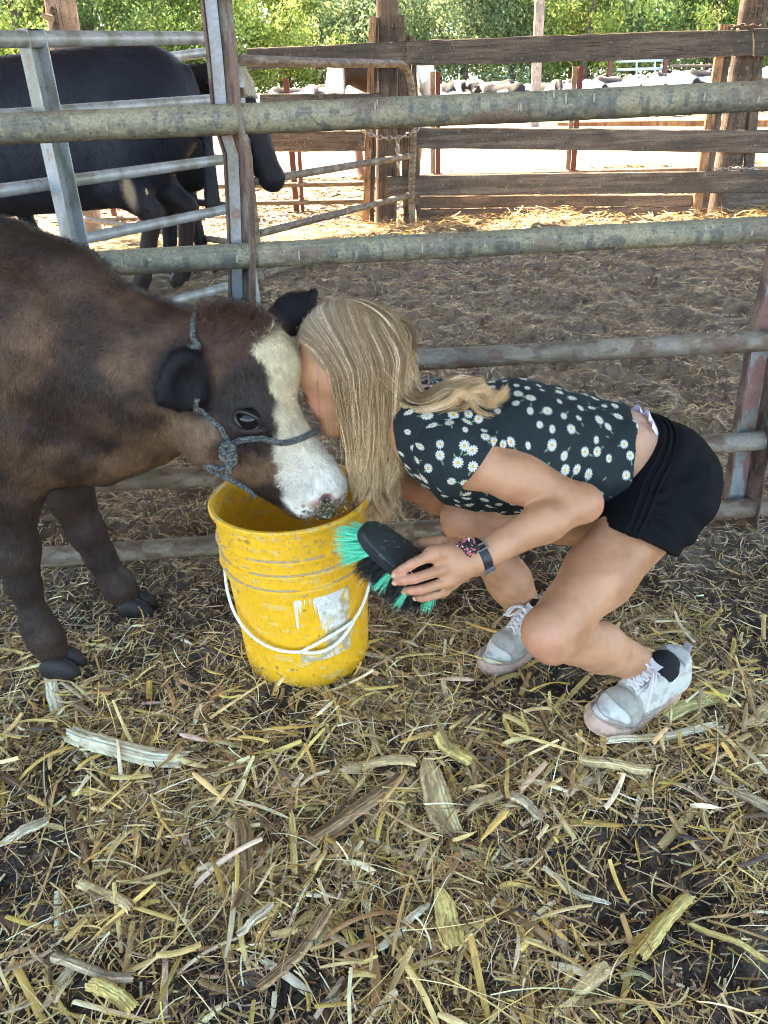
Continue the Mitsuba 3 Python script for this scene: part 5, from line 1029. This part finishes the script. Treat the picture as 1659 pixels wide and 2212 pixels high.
# ---------------------------------------------------------------- hair
def build_hair():
    TX = np.linspace(0, 1, 800); TB = meshkit.fbm(np.stack([TX * 46, 0 * TX + 3, 0 * TX + 9], -1), 2, 6)
    g = rng(44); K = 22; strands = []; cols = []
    R = np.array([.101, .078, .100]); vis = 0
    def add(p, base, wdt): strands.append((p, base, wdt))
    ncl = 90; clc = {}
    def head_path(s, side, lay, drop, n=K):
        f0 = np.interp(s, [0, .15, .5, 1], [.084, .070, -.01, -.088]); fb = np.interp(s, [0, .3, .7, 1], [.018, -.014, -.066, -.118]); ph_end = 1.62
        sc = math.sqrt(max(.02, 1 - (f0 / R[0]) ** 2)); L1 = .13; tot = L1 + drop; u = np.linspace(0, 1, n) * tot; ph = np.clip(u / L1, 0, 1); ph = .05 + (ph_end - .05) * ph
        f = f0 + (fb - f0) * ss(.0, 1.0, u / L1); scf = np.sqrt(np.clip(1 - (np.minimum(np.abs(f), R[0] * .93) / R[0]) ** 2, .12, 1))
        sc_ = np.interp(u / L1, [0, 1], [sc, 1.0]) * .5 + scf * .5
        q = hd(0, 0, 0) + f[:, None] * HF + (side * np.sin(ph) * (R[1] * (.55 + .45 * sc_) * lay))[:, None] * HN + (np.cos(ph) * R[2] * sc_ * lay)[:, None] * HU
        hang = np.clip(u - L1, 0, None); q = q - np.array([0, 0, 1.0]) * hang[:, None] - HN * (side * hang * .10)[:, None]
        q = q + np.array([1.0, 0, 0]) * (hang * (.10 * (1 - s) - .10 * s))[:, None]
        return q, hang
    clump = {}
    for i in range(9500):
        side = 1 if g.random() < .66 else -1; s = g.beta(.85, 1.0); lay = 1.0 + .10 * g.random() ** 1.3; drop = .27 + .06 * g.normal() - .03 * s
        if side < 0: drop = min(drop, .24 + .03 * g.random())
        drop = float(np.clip(drop, .12, .335)); q, h = head_path(s, side, lay, drop)
        cid = (side, int(s * 21 + g.normal(0, .5)), int((lay - 1.0) / .05))
        if cid not in clump: clump[cid] = (head_path(np.clip((cid[1] + .5) / 21, 0, 1), side, 1.0 + (cid[2] + .5) * .05, .33)[0], g.uniform(0, 6.28, 2), g.uniform(.7, 1.3), g.uniform(.72, 1.25))
        cq, ph, fr, tn = clump[cid]
        tt = np.clip(h / .33, 0, 1); w = .93 * ss(.10, .85, tt)
        hh = np.interp(np.linspace(0, 1, K), np.linspace(0, 1, K), h); ci = np.interp(h, np.clip(np.linspace(0, 1, K) * .46 - .13, 0, None), np.arange(K))
        cp = np.stack([np.interp(ci, np.arange(K), cq[:, k]) for k in range(3)], -1)
        q = lerp(q, cp, np.where(h > 0, w, 0))
        am = .016 * ss(.35, 1.0, tt) + .001; q = q + am[:, None] * (np.sin(h * 60 * fr + ph[0])[:, None] * np.array([1, 0, 0]) + np.cos(h * 52 * fr + ph[1])[:, None] * np.array([0, 1, 0]))
        q = q + g.normal(0, .0011, 3) + g.normal(0, .0025, 3) * ss(.2, 1, tt)[:, None]
        b = (.7 + .6 * np.interp(s, TX, TB)) * np.exp(g.normal(0, .22)); add(q, (b, s, side), g.uniform(.00025, .0006))
    for i in range(1900):                                         # the back of the head, gathered towards the nape
        a = g.uniform(-1.35, 1.35); lay = 1.0 + .08 * g.random(); db = unit(-HF * math.cos(a) + HN * math.sin(a)); ph = np.linspace(.05, 1.75 + .15 * g.random(), K); rb = R[0] * math.cos(a) ** 2 + R[1] * math.sin(a) ** 2
        q = HC + db * (np.sin(ph) * rb * lay)[:, None] + HU * (np.cos(ph) * R[2] * lay)[:, None] - HF * .012; tgt = P(882, 846, 1.315) + g.normal(0, .012, 3); q = lerp(q, tgt + 0 * q, ss(.55, 1.0, np.linspace(0, 1, K)) * .85)
        add(q, ((.7 + .6 * np.interp((a + 1.4) / 2.8, TX, TB)) * np.exp(g.normal(0, .3)), .8, 1 if a > 0 else -1), g.uniform(.00025, .0006))
    # the lock thrown back over the shoulder
    spine = smooth_path([P(868, 800, 1.355), P(880, 845, 1.32), P(905, 868, 1.28), P(945, 862, 1.255), P(985, 845, 1.255), P(1022, 848, 1.25), P(1055, 860, 1.245), P(1094, 848, 1.25)], 40)
    t_, a_, b_ = frames(spine); locks = [(g.normal(0, 1, 2), g.uniform(0, 6.28), g.uniform(.6, 1.1), g.uniform(.75, 1.3)) for _ in range(16)]
    for i in range(1900):
        o, ph, ln, tn = locks[int(g.integers(0, 16))]; e = min(1, ln * g.uniform(.85, 1)); u = np.linspace(0, e, 34); p = np.stack([np.interp(u, np.linspace(0, 1, 40), spine[:, k]) for k in range(3)], -1)
        A = np.stack([np.interp(u, np.linspace(0, 1, 40), a_[:, k]) for k in range(3)], -1); B = np.stack([np.interp(u, np.linspace(0, 1, 40), b_[:, k]) for k in range(3)], -1)
        rad = np.interp(u, [0, .2, .35, .6, .85, 1], [.020, .017, .014, .022, .019, .010]); j = g.normal(0, .22, 2); oo = o + j
        p = p + A * (rad * np.clip(oo[0], -1.8, 1.8) * .75)[:, None] + B * (rad * np.clip(oo[1], -1.8, 1.8) * .75)[:, None] + (.0075 * ss(.3, .8, u)[:, None] * np.stack([.6 * np.sin(u * 19 + 2 * ph), np.cos(u * 26 + ph), np.sin(u * 22 + ph)], -1) + g.normal(0, .003, 3) * ss(.5, 1, u)[:, None])
        add(p, (tn * g.uniform(.75, 1.3), .8, 0), g.uniform(.0004, .0008))
    for i in range(220):                                          # flyaways
        s = g.random(); side = 1 if g.random() < .7 else -1; q, h = head_path(s, side, 1.05 + .1 * g.random(), g.uniform(.02, .3)); q = q + np.cumsum(g.normal(0, .0018, q.shape), 0) + np.linspace(0, 1, len(q))[:, None] ** 1.5 * g.normal(0, .02, 3); add(q, (1.25, s, side), .0003)
    Vs, Fs, Ns, Cs, o = [], [], [], [], 0; ang = np.arange(3) * 2 * np.pi / 3
    for (p, (b, s, side), w) in strands:
        n = len(p); t, a, c = frames(p); ww = w * np.interp(np.linspace(0, 1, n), [0, .05, .75, 1], [1, 1, .9, .25]); nn = np.cos(ang)[None, :, None] * a[:, None] + np.sin(ang)[None, :, None] * c[:, None]
        v = p[:, None] + nn * ww[:, None, None]; i, j = np.meshgrid(np.arange(n - 1), np.arange(3), indexing='ij'); q = np.stack([i * 3 + j, i * 3 + (j + 1) % 3, (i + 1) * 3 + (j + 1) % 3, (i + 1) * 3 + j], -1).reshape(-1, 4)
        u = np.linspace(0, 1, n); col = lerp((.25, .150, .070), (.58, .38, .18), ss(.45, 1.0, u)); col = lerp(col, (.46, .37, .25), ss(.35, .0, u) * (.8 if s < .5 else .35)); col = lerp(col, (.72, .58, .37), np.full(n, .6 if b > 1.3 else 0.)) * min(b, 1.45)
        Vs.append(v.reshape(-1, 3)); Fs.append(np.vstack([q[:, [0, 1, 2]], q[:, [0, 2, 3]]]) + o); Ns.append(nn.reshape(-1, 3)); Cs.append(np.repeat(col, 3, 0)); o += n * 3
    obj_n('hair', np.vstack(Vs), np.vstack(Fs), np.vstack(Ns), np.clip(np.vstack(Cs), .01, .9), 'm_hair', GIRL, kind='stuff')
    # scalp under the hair
    V, F = skin([ell(HC + HU * .004 - HF * .006, (.099, .0775, .099), HAXES), half(unit(HF * 1.0 - HU * .75), hd(.026, 0, -.0), .004), half(-HU, hd(0, 0, -.075))], .004)
    obj('scalp', (V, F), 'm_scalp', GIRL, smooth=True)
    tn = smooth_path([P(706, 700, 1.30), P(697, 745, 1.284), P(690, 800, 1.27), P(691, 860, 1.268), P(694, 930, 1.27), P(699, 985, 1.275)], 60); g = rng(2)
    obj('hair_tinsel', cat([tube(tn + np.cumsum(g.normal(0, .00025, tn.shape), 0), .00042, 5) for _ in range(1)]), 'm_tinsel', GIRL, smooth=60, label='glittery pink strand in the hair', kind='stuff')
scene['m_scalp'] = prin((.30, .205, .11), 0.8)
scene['m_tinsel'] = prin((.34, .07, .16), 0.25, 0.6, metallic=0.7)
build_hair()
# ================================================================ sneakers and socks
scene['m_shoe'] = prin(proc(lambda p, n, uv: mix(mix((.36, .35, .31), (.48, .48, .44), fbm(p.x * 30, p.y * 30, p.z * 30, 3)), (.20, .17, .13), smoothstep(0.50, 0.70, fbm(p.x * 55, p.y * 55, p.z * 55, 4)) * 0.6)), 0.5, 0.4)
scene['m_mesh'] = prin(proc(lambda p, n, uv: mix((.20, .185, .16), (.31, .29, .26), fbm(p.x * 400, p.y * 400, p.z * 400, 2))), 0.9)
scene['m_sole'] = prin(proc(lambda p, n, uv: mix(mix((.40, .26, .19), (.50, .34, .25), fbm(p.x * 60, p.y * 60, p.z * 60, 3)), (.28, .21, .15), smoothstep(0.52, 0.68, fbm(p.x * 90, p.y * 90, p.z * 90, 3)) * 0.7)), 0.7)
scene['m_lace'] = prin((.58, .52, .48), 0.8)
scene['m_sock'] = prin((.012, .012, .013), 0.9)
scene['m_shoevc'] = prin(VC, 0.55, 0.35)
def make_shoe(heel, toe, upv, lateral_sign, bend, label, S=.225):
    X = unit(np.asarray(toe) - heel); Z = unit(np.asarray(upv, float) - X * np.dot(upv, X)); Yv = np.cross(Z, X); Rm = np.stack([X, Yv, Z])
    s = S / .24
    def warp(v):                                                       # local metres (x heel->toe): flex at the ball so that the toe lies flat
        v = v * s; x = v[:, 0]; b = .155 * s; w = ss(b - .03, b + .03, x); a = bend * w; dx = x - b; c, q = np.cos(a), np.sin(a); out = v.copy(); out[:, 0] = np.where(w > 0, b + dx * c - v[:, 2] * q, x); out[:, 2] = np.where(w > 0, dx * q * 1.0 + v[:, 2] * c, v[:, 2]); return out @ Rm + heel
    ell_ = lambda c, r, k=.02, sub=False: ell(c, r, None, k, sub)
    flat = lambda f: ((0, 1, 0), f)
    up = [cone((.03, 0, .045), (.10, 0, .045), .034, .036, .02), cone((.10, 0, .040), (.17, .0, .034), .036, .036, .02), cone((.17, 0, .030), (.215, -.004 * lateral_sign, .026), .036, .020, .02, ((0, 0, 1), .8)), cone((.030, 0, .05), (.034, 0, .088), .034, .032, .02), cone((.07, 0, .06), (.085, 0, .085), .031, .026, .02), cone((.10, 0, .075), (.17, 0, .045), .024, .022, .02),
          cone((.064, 0, .075), (.068, 0, .13), .0255, .030, .006, sub=True), half((0, 0, 1), (.05, 0, .104), .004)]
    up = [u for u in up] + [half((0, 0, -1), (0, 0, .012), .004)]
    t = key_for('shoe', GIRL); V, F = skin(up, .003)
    Vw = warp(V); x, y, z = V.T; n1 = meshkit.fbm(V * 45, 4, 5); n2 = meshkit.fbm(V * 400, 2, 6); lea = lerp((.44, .415, .35), (.54, .515, .445), n1); msh = lerp((.26, .235, .19), (.37, .34, .28), n2)
    ay = np.abs(y); vamp = ss(.148, .152, x + .25 * ay) * ss(.206, .202, x + 3.5 * ay ** 2 * 4) * ss(.020, .024, z); side = ss(.088, .092, x) * ss(.150, .146, x) * ss(.046, .042, z) * ss(.018, .022, z)
    C = lerp(lea, msh, np.maximum(vamp, side * .8)); edge = np.maximum(4 * vamp * (1 - vamp), 4 * side * (1 - side)); C = lerp(C, (.10, .09, .075), edge * .7)
    for q0, q1 in (((.0, .055), (.10, .030)), ((.035, .105), (.10, .055)), ((.02, .08), (.055, .02))):
        tl = np.clip(((x - q0[0]) * (q1[0] - q0[0]) + (z - q0[1]) * (q1[1] - q0[1])) / ((q1[0] - q0[0]) ** 2 + (q1[1] - q0[1]) ** 2), 0, 1); dl = np.hypot(x - q0[0] - tl * (q1[0] - q0[0]), z - q0[1] - tl * (q1[1] - q0[1]) - .006 * np.sin(tl * 3.1)); C = lerp(C, (.13, .12, .10), ss(.0022, .0008, dl) * .7)
    C = lerp(C, (.15, .12, .085), ss(.50, .68, meshkit.fbm(V * 70 + 3, 4, 8)) * .4); C = lerp(C, (.18, .14, .10), ss(.035, .018, z) * .45)
    path = meshkit.write_ply((Vw, F), False, None, C, normals=vnormals(Vw, F)); scene[t] = {'type': 'ply', 'filename': path, 'face_normals': False, 'bsdf': {'type': 'ref', 'id': 'm_shoevc'}}; tag(t, label)
    # sole: outline swept with a rounded edge
    xs = np.array([0, .01, .03, .07, .11, .15, .185, .215, .232, .240]); wl = np.array([.008, .022, .032, .033, .034, .040, .042, .034, .020, .005])
    xx = np.linspace(0, .24, 40); ww = np.interp(xx, xs, wl); out = np.vstack([np.c_[xx, ww], np.c_[xx[::-1], -ww[::-1]]]); rows = []
    for z, o in ((-.006, -.004), (-.003, .0), (.008, .003), (.018, .002), (.021, -.001), (.021, -.006)):
        n2 = unit2(out); rows.append(np.c_[out + n2 * o, np.full(len(out), z) + (.010 * ss(.06, .0, out[:, 0]) + .004 * ss(.2, .24, out[:, 0])) * (z > .01)])
    m = len(out); v = np.vstack(rows); i, j = np.meshgrid(np.arange(len(rows) - 1), np.arange(m), indexing='ij'); q = np.stack([i * m + j, i * m + (j + 1) % m, (i + 1) * m + (j + 1) % m, (i + 1) * m + j], -1).reshape(-1, 4)
    f = [q[:, [0, 1, 2]], q[:, [0, 2, 3]]]
    for base in (0, (len(rows) - 1) * m):
        for k in range(39): f.append(np.array([[base + k, base + k + 1, base + 79 - k], [base + k + 1, base + 78 - k, base + 79 - k]]))
    sm = trimesh.Trimesh(warp(v), np.vstack(f), process=False); trimesh.repair.fix_normals(sm); obj('sole', sm, 'm_sole', t, smooth=40)
    # eyestay, tongue, laces
    def onto(pts, off):
        p = np.asarray(pts, float)
        for _ in range(6):
            d = sdf(up, p); e = 1e-3; gr = np.stack([sdf(up, p + np.eye(3)[i] * e) - d for i in range(3)], -1); gr /= np.linalg.norm(gr, axis=1, keepdims=True) + 1e-9; p = p - gr * (d - off)[:, None] * .8
        return p
    seam = onto([(.10 + .125 * x, s2 * np.interp(x, [0, .5, .9, 1], [.034, .036, .020, .004]), np.interp(x, [0, .6, 1], [.034, .028, .030])) for s2 in (1,) for x in np.linspace(0, 1, 24)] + [(.10 + .125 * x, -np.interp(x, [0, .5, .9, 1], [.034, .036, .020, .004]), np.interp(x, [0, .6, 1], [.034, .028, .030])) for x in np.linspace(1, 0, 24)], .0008)
    obj('toe_cap_seam', tube(warp(seam), .0014, 6), 'm_mesh', t, smooth=60)
    eye = lambda s2: onto([(x, s2 * (.017 + .004 * math.sin((x - .09) * 30)), .10) for x in np.linspace(.095, .165, 20)], .0022)
    for s2 in (-1, 1): obj('eyestay', tube(warp(eye(s2)), .0045, 8), 'm_shoe', t, smooth=60)
    obj('tongue', trimesh.Trimesh(warp(np.asarray(onto([(x, y, .115) for x in np.linspace(.088, .165, 12) for y in np.linspace(-.013, .013, 7)], .003) + np.array([(-.006 * max(0, 1 - (k // 7) / 3), 0, .010 * max(0, 1 - (k // 7) / 3)) for k in range(84)]))), [(i * 7 + j, i * 7 + j + 7, i * 7 + j + 8) for i in range(11) for j in range(6)] + [(i * 7 + j, i * 7 + j + 8, i * 7 + j + 1) for i in range(11) for j in range(6)], process=False), 'm_lace', t, smooth=True)
    L = []
    for k, x in enumerate(np.linspace(.102, .158, 5)):
        for s2 in (-1, 1): L.append(tube(warp(onto([(x + .006 * q2 * s2, y, .11) for q2, y in zip(np.linspace(-1, 1, 9), np.linspace(-.019, .019, 9))], .0045 + .0006 * (s2 > 0))), .0024, 6))
    kx = np.array([.100, 0, .105]); kk = onto([kx], .006)[0]
    def loop(sgn, l, drop): return [kk, kk + (.012, sgn * .014, .010), kk + (.024, sgn * l, .004), kk + (.034, sgn * (l + .006), -drop), kk + (.022, sgn * (l - .004), -drop * .8), kk + (.006, sgn * .010, -.001), kk]
    for pts in (loop(1, .026, .020), loop(-1, .026, .018), [kk, kk + (.010, .020, .006), kk + (.035, .034, -.02), kk + (.045, .042, -.05)], [kk, kk + (.012, -.02, .008), kk + (.04, -.018, .004), kk + (.055, -.028, -.004)]): L.append(tube(warp(smooth_path(pts, 24)), .0022, 6))
    m = trimesh.creation.icosphere(2, .006); m.vertices = warp(m.vertices / s + kk); L.append(m)
    obj('laces', cat(L), 'm_lace', t, smooth=60, kind='stuff')
    ht = warp(np.array([(-.004, y, z) for y, z in ((-.006, .085), (.006, .085), (.006, .112), (-.006, .112))] + [(.006, y, z) for y, z in ((-.006, .085), (.006, .085), (.006, .112), (-.006, .112))])); obj('heel_tab', trimesh.convex.convex_hull(ht), 'm_mesh', t, smooth=False)
    return t, warp
def unit2(out):
    d = np.roll(out, -1, 0) - np.roll(out, 1, 0); n = np.c_[d[:, 1], -d[:, 0]]; n = n / (np.linalg.norm(n, axis=1, keepdims=True) + 1e-9); c = out.mean(0); sgn = np.sign(((out - c) * n).sum(1).mean()); return n * sgn
def build_shoes():
    toe = P(1258, 1602, 1.035); heel = P(1466, 1470, 1.165); heel = toe + unit(heel - toe) * .245
    t, w = make_shoe(heel, toe, (0.10, -.15, 1), 1, .42, 'pale grey sneaker with its heel raised', .242)
    q = w(np.array([(.062, 0, .092), (.062, 0, .05)])); obj('sock', tube([ANL + unit(CFL - ANL) * .040, ANL + unit(CFL - ANL) * .012, (ANL + q[0]) / 2, q[0], q[1]], [.0325, .0325, .032, .0285, .027], 24, n=16), 'm_sock', GIRL, smooth=60)
    heel = ANR + (.045, .035, -.035); toe = P(1036, 1458, 1.255); heel = toe + unit(heel - toe) * .225; heel[2] = max(heel[2], .075)
    t, w = make_shoe(heel, toe, (0, -.12, 1), -1, .22, 'pale grey sneaker half hidden behind the knee')
    q = w(np.array([(.062, 0, .092), (.062, 0, .05)])); obj('sock', tube([ANR + unit(CFR - ANR) * .03, ANR, (ANR + q[0]) / 2, q[0], q[1]], [.0325, .032, .031, .0285, .027], 24, n=16), 'm_sock', GIRL, smooth=60)
build_shoes()

# ================================================================ the grooming brush in her hand
scene['m_block'] = prin(proc(lambda p, n, uv: mix(mix((.007, .009, .007), (.013, .017, .012), fbm(p.x * 60, p.y * 60, p.z * 60, 3)), (.07, .08, .07), smoothstep(0.66, 0.74, fbm(p.x * 170, p.y * 170, p.z * 170, 3)) * 0.6)), 0.5, 0.4)
scene['m_blockedge'] = prin((.018, .020, .023), 0.6, 0.3)
scene['m_green'] = prin(VC, 0.45, 0.4)
def build_brush():
    t = thing('grooming_brush', 'black oval grooming brush with green and black bristles in her hand', 'brush')
    c = P(868, 1208, 1.052); L = unit(RT * .77 - UP * .63 + FW * .10); N = unit(RT * .40 + UP * .50 - FW * .77); N = unit(N - L * (N @ L)); Wv = unit(np.cross(N, L)); Wv = Wv if Wv @ UP > 0 else -Wv   # Wv: upper right edge
    hl_, hw = .082, .031
    n = 64; a = np.arange(n) * 2 * np.pi / n; e = 2.6
    ox = np.sign(np.cos(a)) * np.abs(np.cos(a)) ** (2 / e) * hl_; oy = np.sign(np.sin(a)) * np.abs(np.sin(a)) ** (2 / e) * hw
    def rows(prof):
        v = np.vstack([c + L * (ox * s)[:, None] + Wv * (oy * s2)[:, None] + N * h for s, s2, h in prof]); m = n; i, j = np.meshgrid(np.arange(len(prof) - 1), np.arange(m), indexing='ij'); q = np.stack([i * m + j, i * m + (j + 1) % m, (i + 1) * m + (j + 1) % m, (i + 1) * m + j], -1).reshape(-1, 4); f = [q[:, [0, 1, 2]], q[:, [0, 2, 3]]]
        for b in (0, (len(prof) - 1) * m): f.append(np.stack([np.full(m - 2, b), b + np.arange(1, m - 1), b + np.arange(2, m)], 1))
        M = trimesh.Trimesh(v, np.vstack(f), process=False); trimesh.repair.fix_normals(M); return M
    obj('block', rows([(1, 1, -.001), (1.0, 1.0, .006), (.985, .97, .0095), (.95, .90, .0115), (.6, .55, .013)]), 'm_block', t, smooth=50)
    obj('block_rim', rows([(.97, .95, -.0105), (1.015, 1.03, -.009), (1.02, 1.04, .003), (1.005, 1.01, .0045), (.96, .92, .0045)]), 'm_blockedge', t, smooth=40)
    g = rng(15); greens = np.array([(.10, .62, .34), (.16, .72, .44), (.07, .48, .26), (.22, .78, .52)])
    tufts = []
    for ix in range(13):
        for iy in range(6):
            x, y = (ix + .5) / 13 * 2 - 1, (iy + .5) / 6 * 2 - 1
            if abs(x) ** e + abs(y) ** e > .97: continue
            green = (ix <= 2) or ix in (6, 9, 12); tufts.append((x, y, green))
    for (x, y, green) in tufts:
        k = 85; o = c + L * x * hl_ * .93 + Wv * y * hw * .9 - N * .010; d = unit(-N + L * x * .42 + Wv * y * .55 + (L * -.35 if x < -.6 else 0)); rootj = (g.normal(0, .0016, (k, 3))); dj = d + g.normal(0, .13, (k, 3)); dj /= np.linalg.norm(dj, axis=1, keepdims=True); l = (.046 + .010 * max(0, -x) * (x < -.5)) * g.uniform(.74, 1.08, k)
        p0 = o + rootj; p2 = p0 + dj * l[:, None]; p1 = (p0 + p2) / 2 + g.normal(0, .0012, (k, 3)); s = np.cross(dj, g.normal(0, 1, (k, 3))); s /= np.linalg.norm(s, axis=1, keepdims=True); s2 = np.cross(dj, s); r = .00042
        ring = lambda p, r: np.stack([p + s * r, p - s * r * .5 + s2 * r * .87, p - s * r * .5 - s2 * r * .87], 1)
        v = np.stack([ring(p0, r), ring(p1, r), ring(p2, r * .6)], 1).reshape(k, 9, 3); base = np.arange(k)[:, None] * 9
        f = np.vstack([base + np.array(q) for i in (0, 3) for j in range(3) for q in ([i + j, i + (j + 1) % 3, i + 3 + (j + 1) % 3], [i + j, i + 3 + (j + 1) % 3, i + 3 + j])])
        V = v.reshape(-1, 3); cc = (greens[g.integers(0, 4, k)] if green else np.full((k, 3), .007)) * g.uniform(.8, 1.2, (k, 1)); C = np.repeat(cc, 9, 0)
        kk = obj_n('bristle_tuft', V, f, vnormals(V, f), np.clip(C, .005, .9), 'm_green', t)
build_brush()
# ================================================================ single large pieces of corn stalk and husk on the bedding
def stalk_piece(px0, py0, px1, py1, w, kind, col, label, seed, lift=.022, bend=0.0):
    g = rng(seed); a, b = G(px0, py0, .045), G(px1, py1, .045); n = 28; t = np.linspace(0, 1, n); L = np.linalg.norm(b - a); d = unit(b - a); sd = unit(np.cross(d, (0, 0, 1))); W = w / 2 * mpp((a + b) / 2)
    p = a + (b - a) * t[:, None] + sd * (bend * L * 4 * t * (1 - t))[:, None] + sd * (np.cumsum(g.normal(0, .0006, n)))[:, None]
    gz = gheight(p[:, 0], p[:, 1]); q = np.polyfit(t, gz, 1); p[:, 2] = np.maximum(np.polyval(q, t), gz - .01) + lift + .004 * np.sin(t * 7 + seed)
    M = 15; s = np.linspace(-1, 1, M)
    if kind == 'stalk': wid = W * (1 + .10 * np.exp(-((t - .3) / .02) ** 2) + .10 * np.exp(-((t - .72) / .02) ** 2)); arch = .75
    elif kind == 'husk': wid = W * np.clip(np.interp(t, [0, .25, .75, 1], [.35, .8, 1, .75]), 0, 1); arch = .28
    else: wid = W * np.interp(t, [0, .1, .85, 1], [.7, 1, .95, .5]); arch = .15
    e0 = g.uniform(0, .05, M); e1 = g.uniform(0, .06, M)                                     # ragged ends
    tt = e0[None] + (1 - e0 - e1)[None] * t[:, None]; pp = np.stack([np.interp(tt, t, p[:, k]) for k in range(3)], -1)
    groove = .10 * np.sin(s * 19 + seed)[None] + .06 * g.normal(0, 1, (1, M)); z = arch * np.sqrt(np.clip(1 - s ** 2, 0, 1))[None] * (1 + groove) * wid[:, None] + .0003 * g.normal(0, 1, (n, M))
    V = pp + sd * (s[None] * wid[:, None])[..., None] + np.array([0, 0, 1.0]) * z[..., None]; th = .0016; V2 = V - np.array([0, 0, th])
    col = np.array(col); st = np.exp(g.normal(0, .28, (1, M)) + .15 * g.normal(0, 1, (n, M))) * (1 - .35 * (meshkit.fbm(np.stack([tt * 6 + seed, s[None] * 2 + 0 * tt, 0 * tt], -1), 3, seed) > .56))
    C = np.clip(col * st[..., None], .02, .85); i, j = np.meshgrid(np.arange(n - 1), np.arange(M - 1), indexing='ij'); k = i * M + j; q = np.stack([k, k + M, k + M + 1, k + 1], -1).reshape(-1, 4); f = np.vstack([q[:, [0, 1, 2]], q[:, [0, 2, 3]]])
    rim = np.r_[np.arange(M), np.arange(1, n) * M + M - 1, (n - 1) * M + np.arange(M - 2, -1, -1), np.arange(n - 2, 0, -1) * M]; r2 = np.roll(rim, -1); N0 = n * M
    F = np.vstack([f, f[:, ::-1] + N0, np.stack([rim, rim + N0, r2 + N0], 1), np.stack([rim, r2 + N0, r2], 1)]); VV = np.vstack([V.reshape(-1, 3), V2.reshape(-1, 3)])
    k = obj_n('husk_leaf' if kind == 'husk' else 'corn_stalk', VV, F, vnormals(VV, F), np.vstack([C.reshape(-1, 3), C.reshape(-1, 3) * .8]), 'm_vc', None); tag(k, label, 'corn husk' if kind == 'husk' else 'corn stalk', 'larger pieces of corn stalk and husk')
WHT, YEL, TAN, BRN, GRN, GRY = (.76, .62, .38), (.74, .53, .17), (.58, .41, .19), (.33, .20, .095), (.58, .49, .19), (.44, .33, .19)
for i, a in enumerate([
    (145, 1580, 415, 1662, 44, 'stalk', WHT, 'bleached white length of split corn stalk lying in front of the calf hoof'),
    (1432, 1580, 1588, 1505, 36, 'strip', GRN, 'wide greenish yellow stalk strip right of the raised sneaker'),
    (1300, 1645, 1540, 1592, 20, 'strip', WHT, 'long pale husk strip lying under the sneaker toe'),
    (945, 1612, 1025, 1678, 30, 'stalk', YEL, 'short bright yellow stub of corn stalk right of centre'),
    (735, 1672, 905, 1680, 24, 'stalk', TAN, 'tan stalk lying level in front of the bucket'),
    (655, 1845, 870, 1700, 34, 'stalk', BRN, 'long brown split stalk slanting up towards the centre'),
    (925, 1665, 985, 1835, 62, 'husk', TAN, 'broad tan husk sheath pointing down at the centre'),
    (522, 1795, 530, 2015, 40, 'stalk', BRN, 'thick brown stalk standing upright in the picture left of centre'),
    (945, 1955, 992, 2095, 56, 'husk', YEL, 'bright cream yellow husk widening downwards near the bottom'),
    (555, 2172, 725, 2005, 24, 'stalk', BRN, 'reddish brown stalk slanting at the bottom left of centre'),
    (1370, 2120, 1492, 1958, 28, 'stalk', YEL, 'yellow bundle of stalk fibre slanting at lower right'),
    (1478, 2012, 1665, 2112, 15, 'strip', YEL, 'narrow yellow strip running out of the right edge'),
    (1245, 1668, 1405, 1690, 26, 'stalk', TAN, 'tan stalk below the raised sneaker'),
    (200, 2150, 305, 2225, 32, 'stalk', YEL, 'pale yellow stalk at the bottom left corner'),
    (125, 2100, 310, 2135, 22, 'stalk', GRY, 'grey weathered stalk near the bottom left'),
    (1170, 1905, 1312, 1992, 12, 'strip', WHT, 'thin curved cream strip right of centre'),
    (815, 2085, 928, 1978, 18, 'strip', WHT, 'pale blade leaning beside the bright yellow husk'),
    (1232, 2185, 1312, 2130, 38, 'husk', TAN, 'short curled husk at the bottom right of centre'),
    (515, 2052, 602, 1992, 18, 'strip', WHT, 'white flat blade beside the foot of the upright brown stalk'),
    (1098, 1762, 1170, 1800, 22, 'stalk', GRY, 'short grey yellow stalk stub right of the tan sheath'),
    (108, 1452, 132, 1540, 30, 'husk', WHT, 'crumpled white husk beside the near calf hoof'),
    (1590, 1600, 1655, 1540, 30, 'husk', TAN, 'tan husk piece at the right edge above the yellow strip'),
    (180, 1935, 300, 2010, 24, 'stalk', TAN, 'tan curved stalk at lower left'),
    (1530, 1700, 1680, 1790, 30, 'husk', GRY, 'greyish torn husk at the right edge'),
    (0, 1850, 110, 1790, 30, 'husk', WHT, 'pale torn husk at the left edge'),
    (1005, 1795, 1085, 1755, 26, 'husk', TAN, 'small tan husk right of the broad sheath'),
    (640, 1920, 625, 1780, 16, 'strip', YEL, 'thin yellow blade between the two brown stalks'),
]): stalk_piece(*a, seed=200 + i, bend=(.06 if i % 3 == 0 else -.04 if i % 3 == 1 else .02))
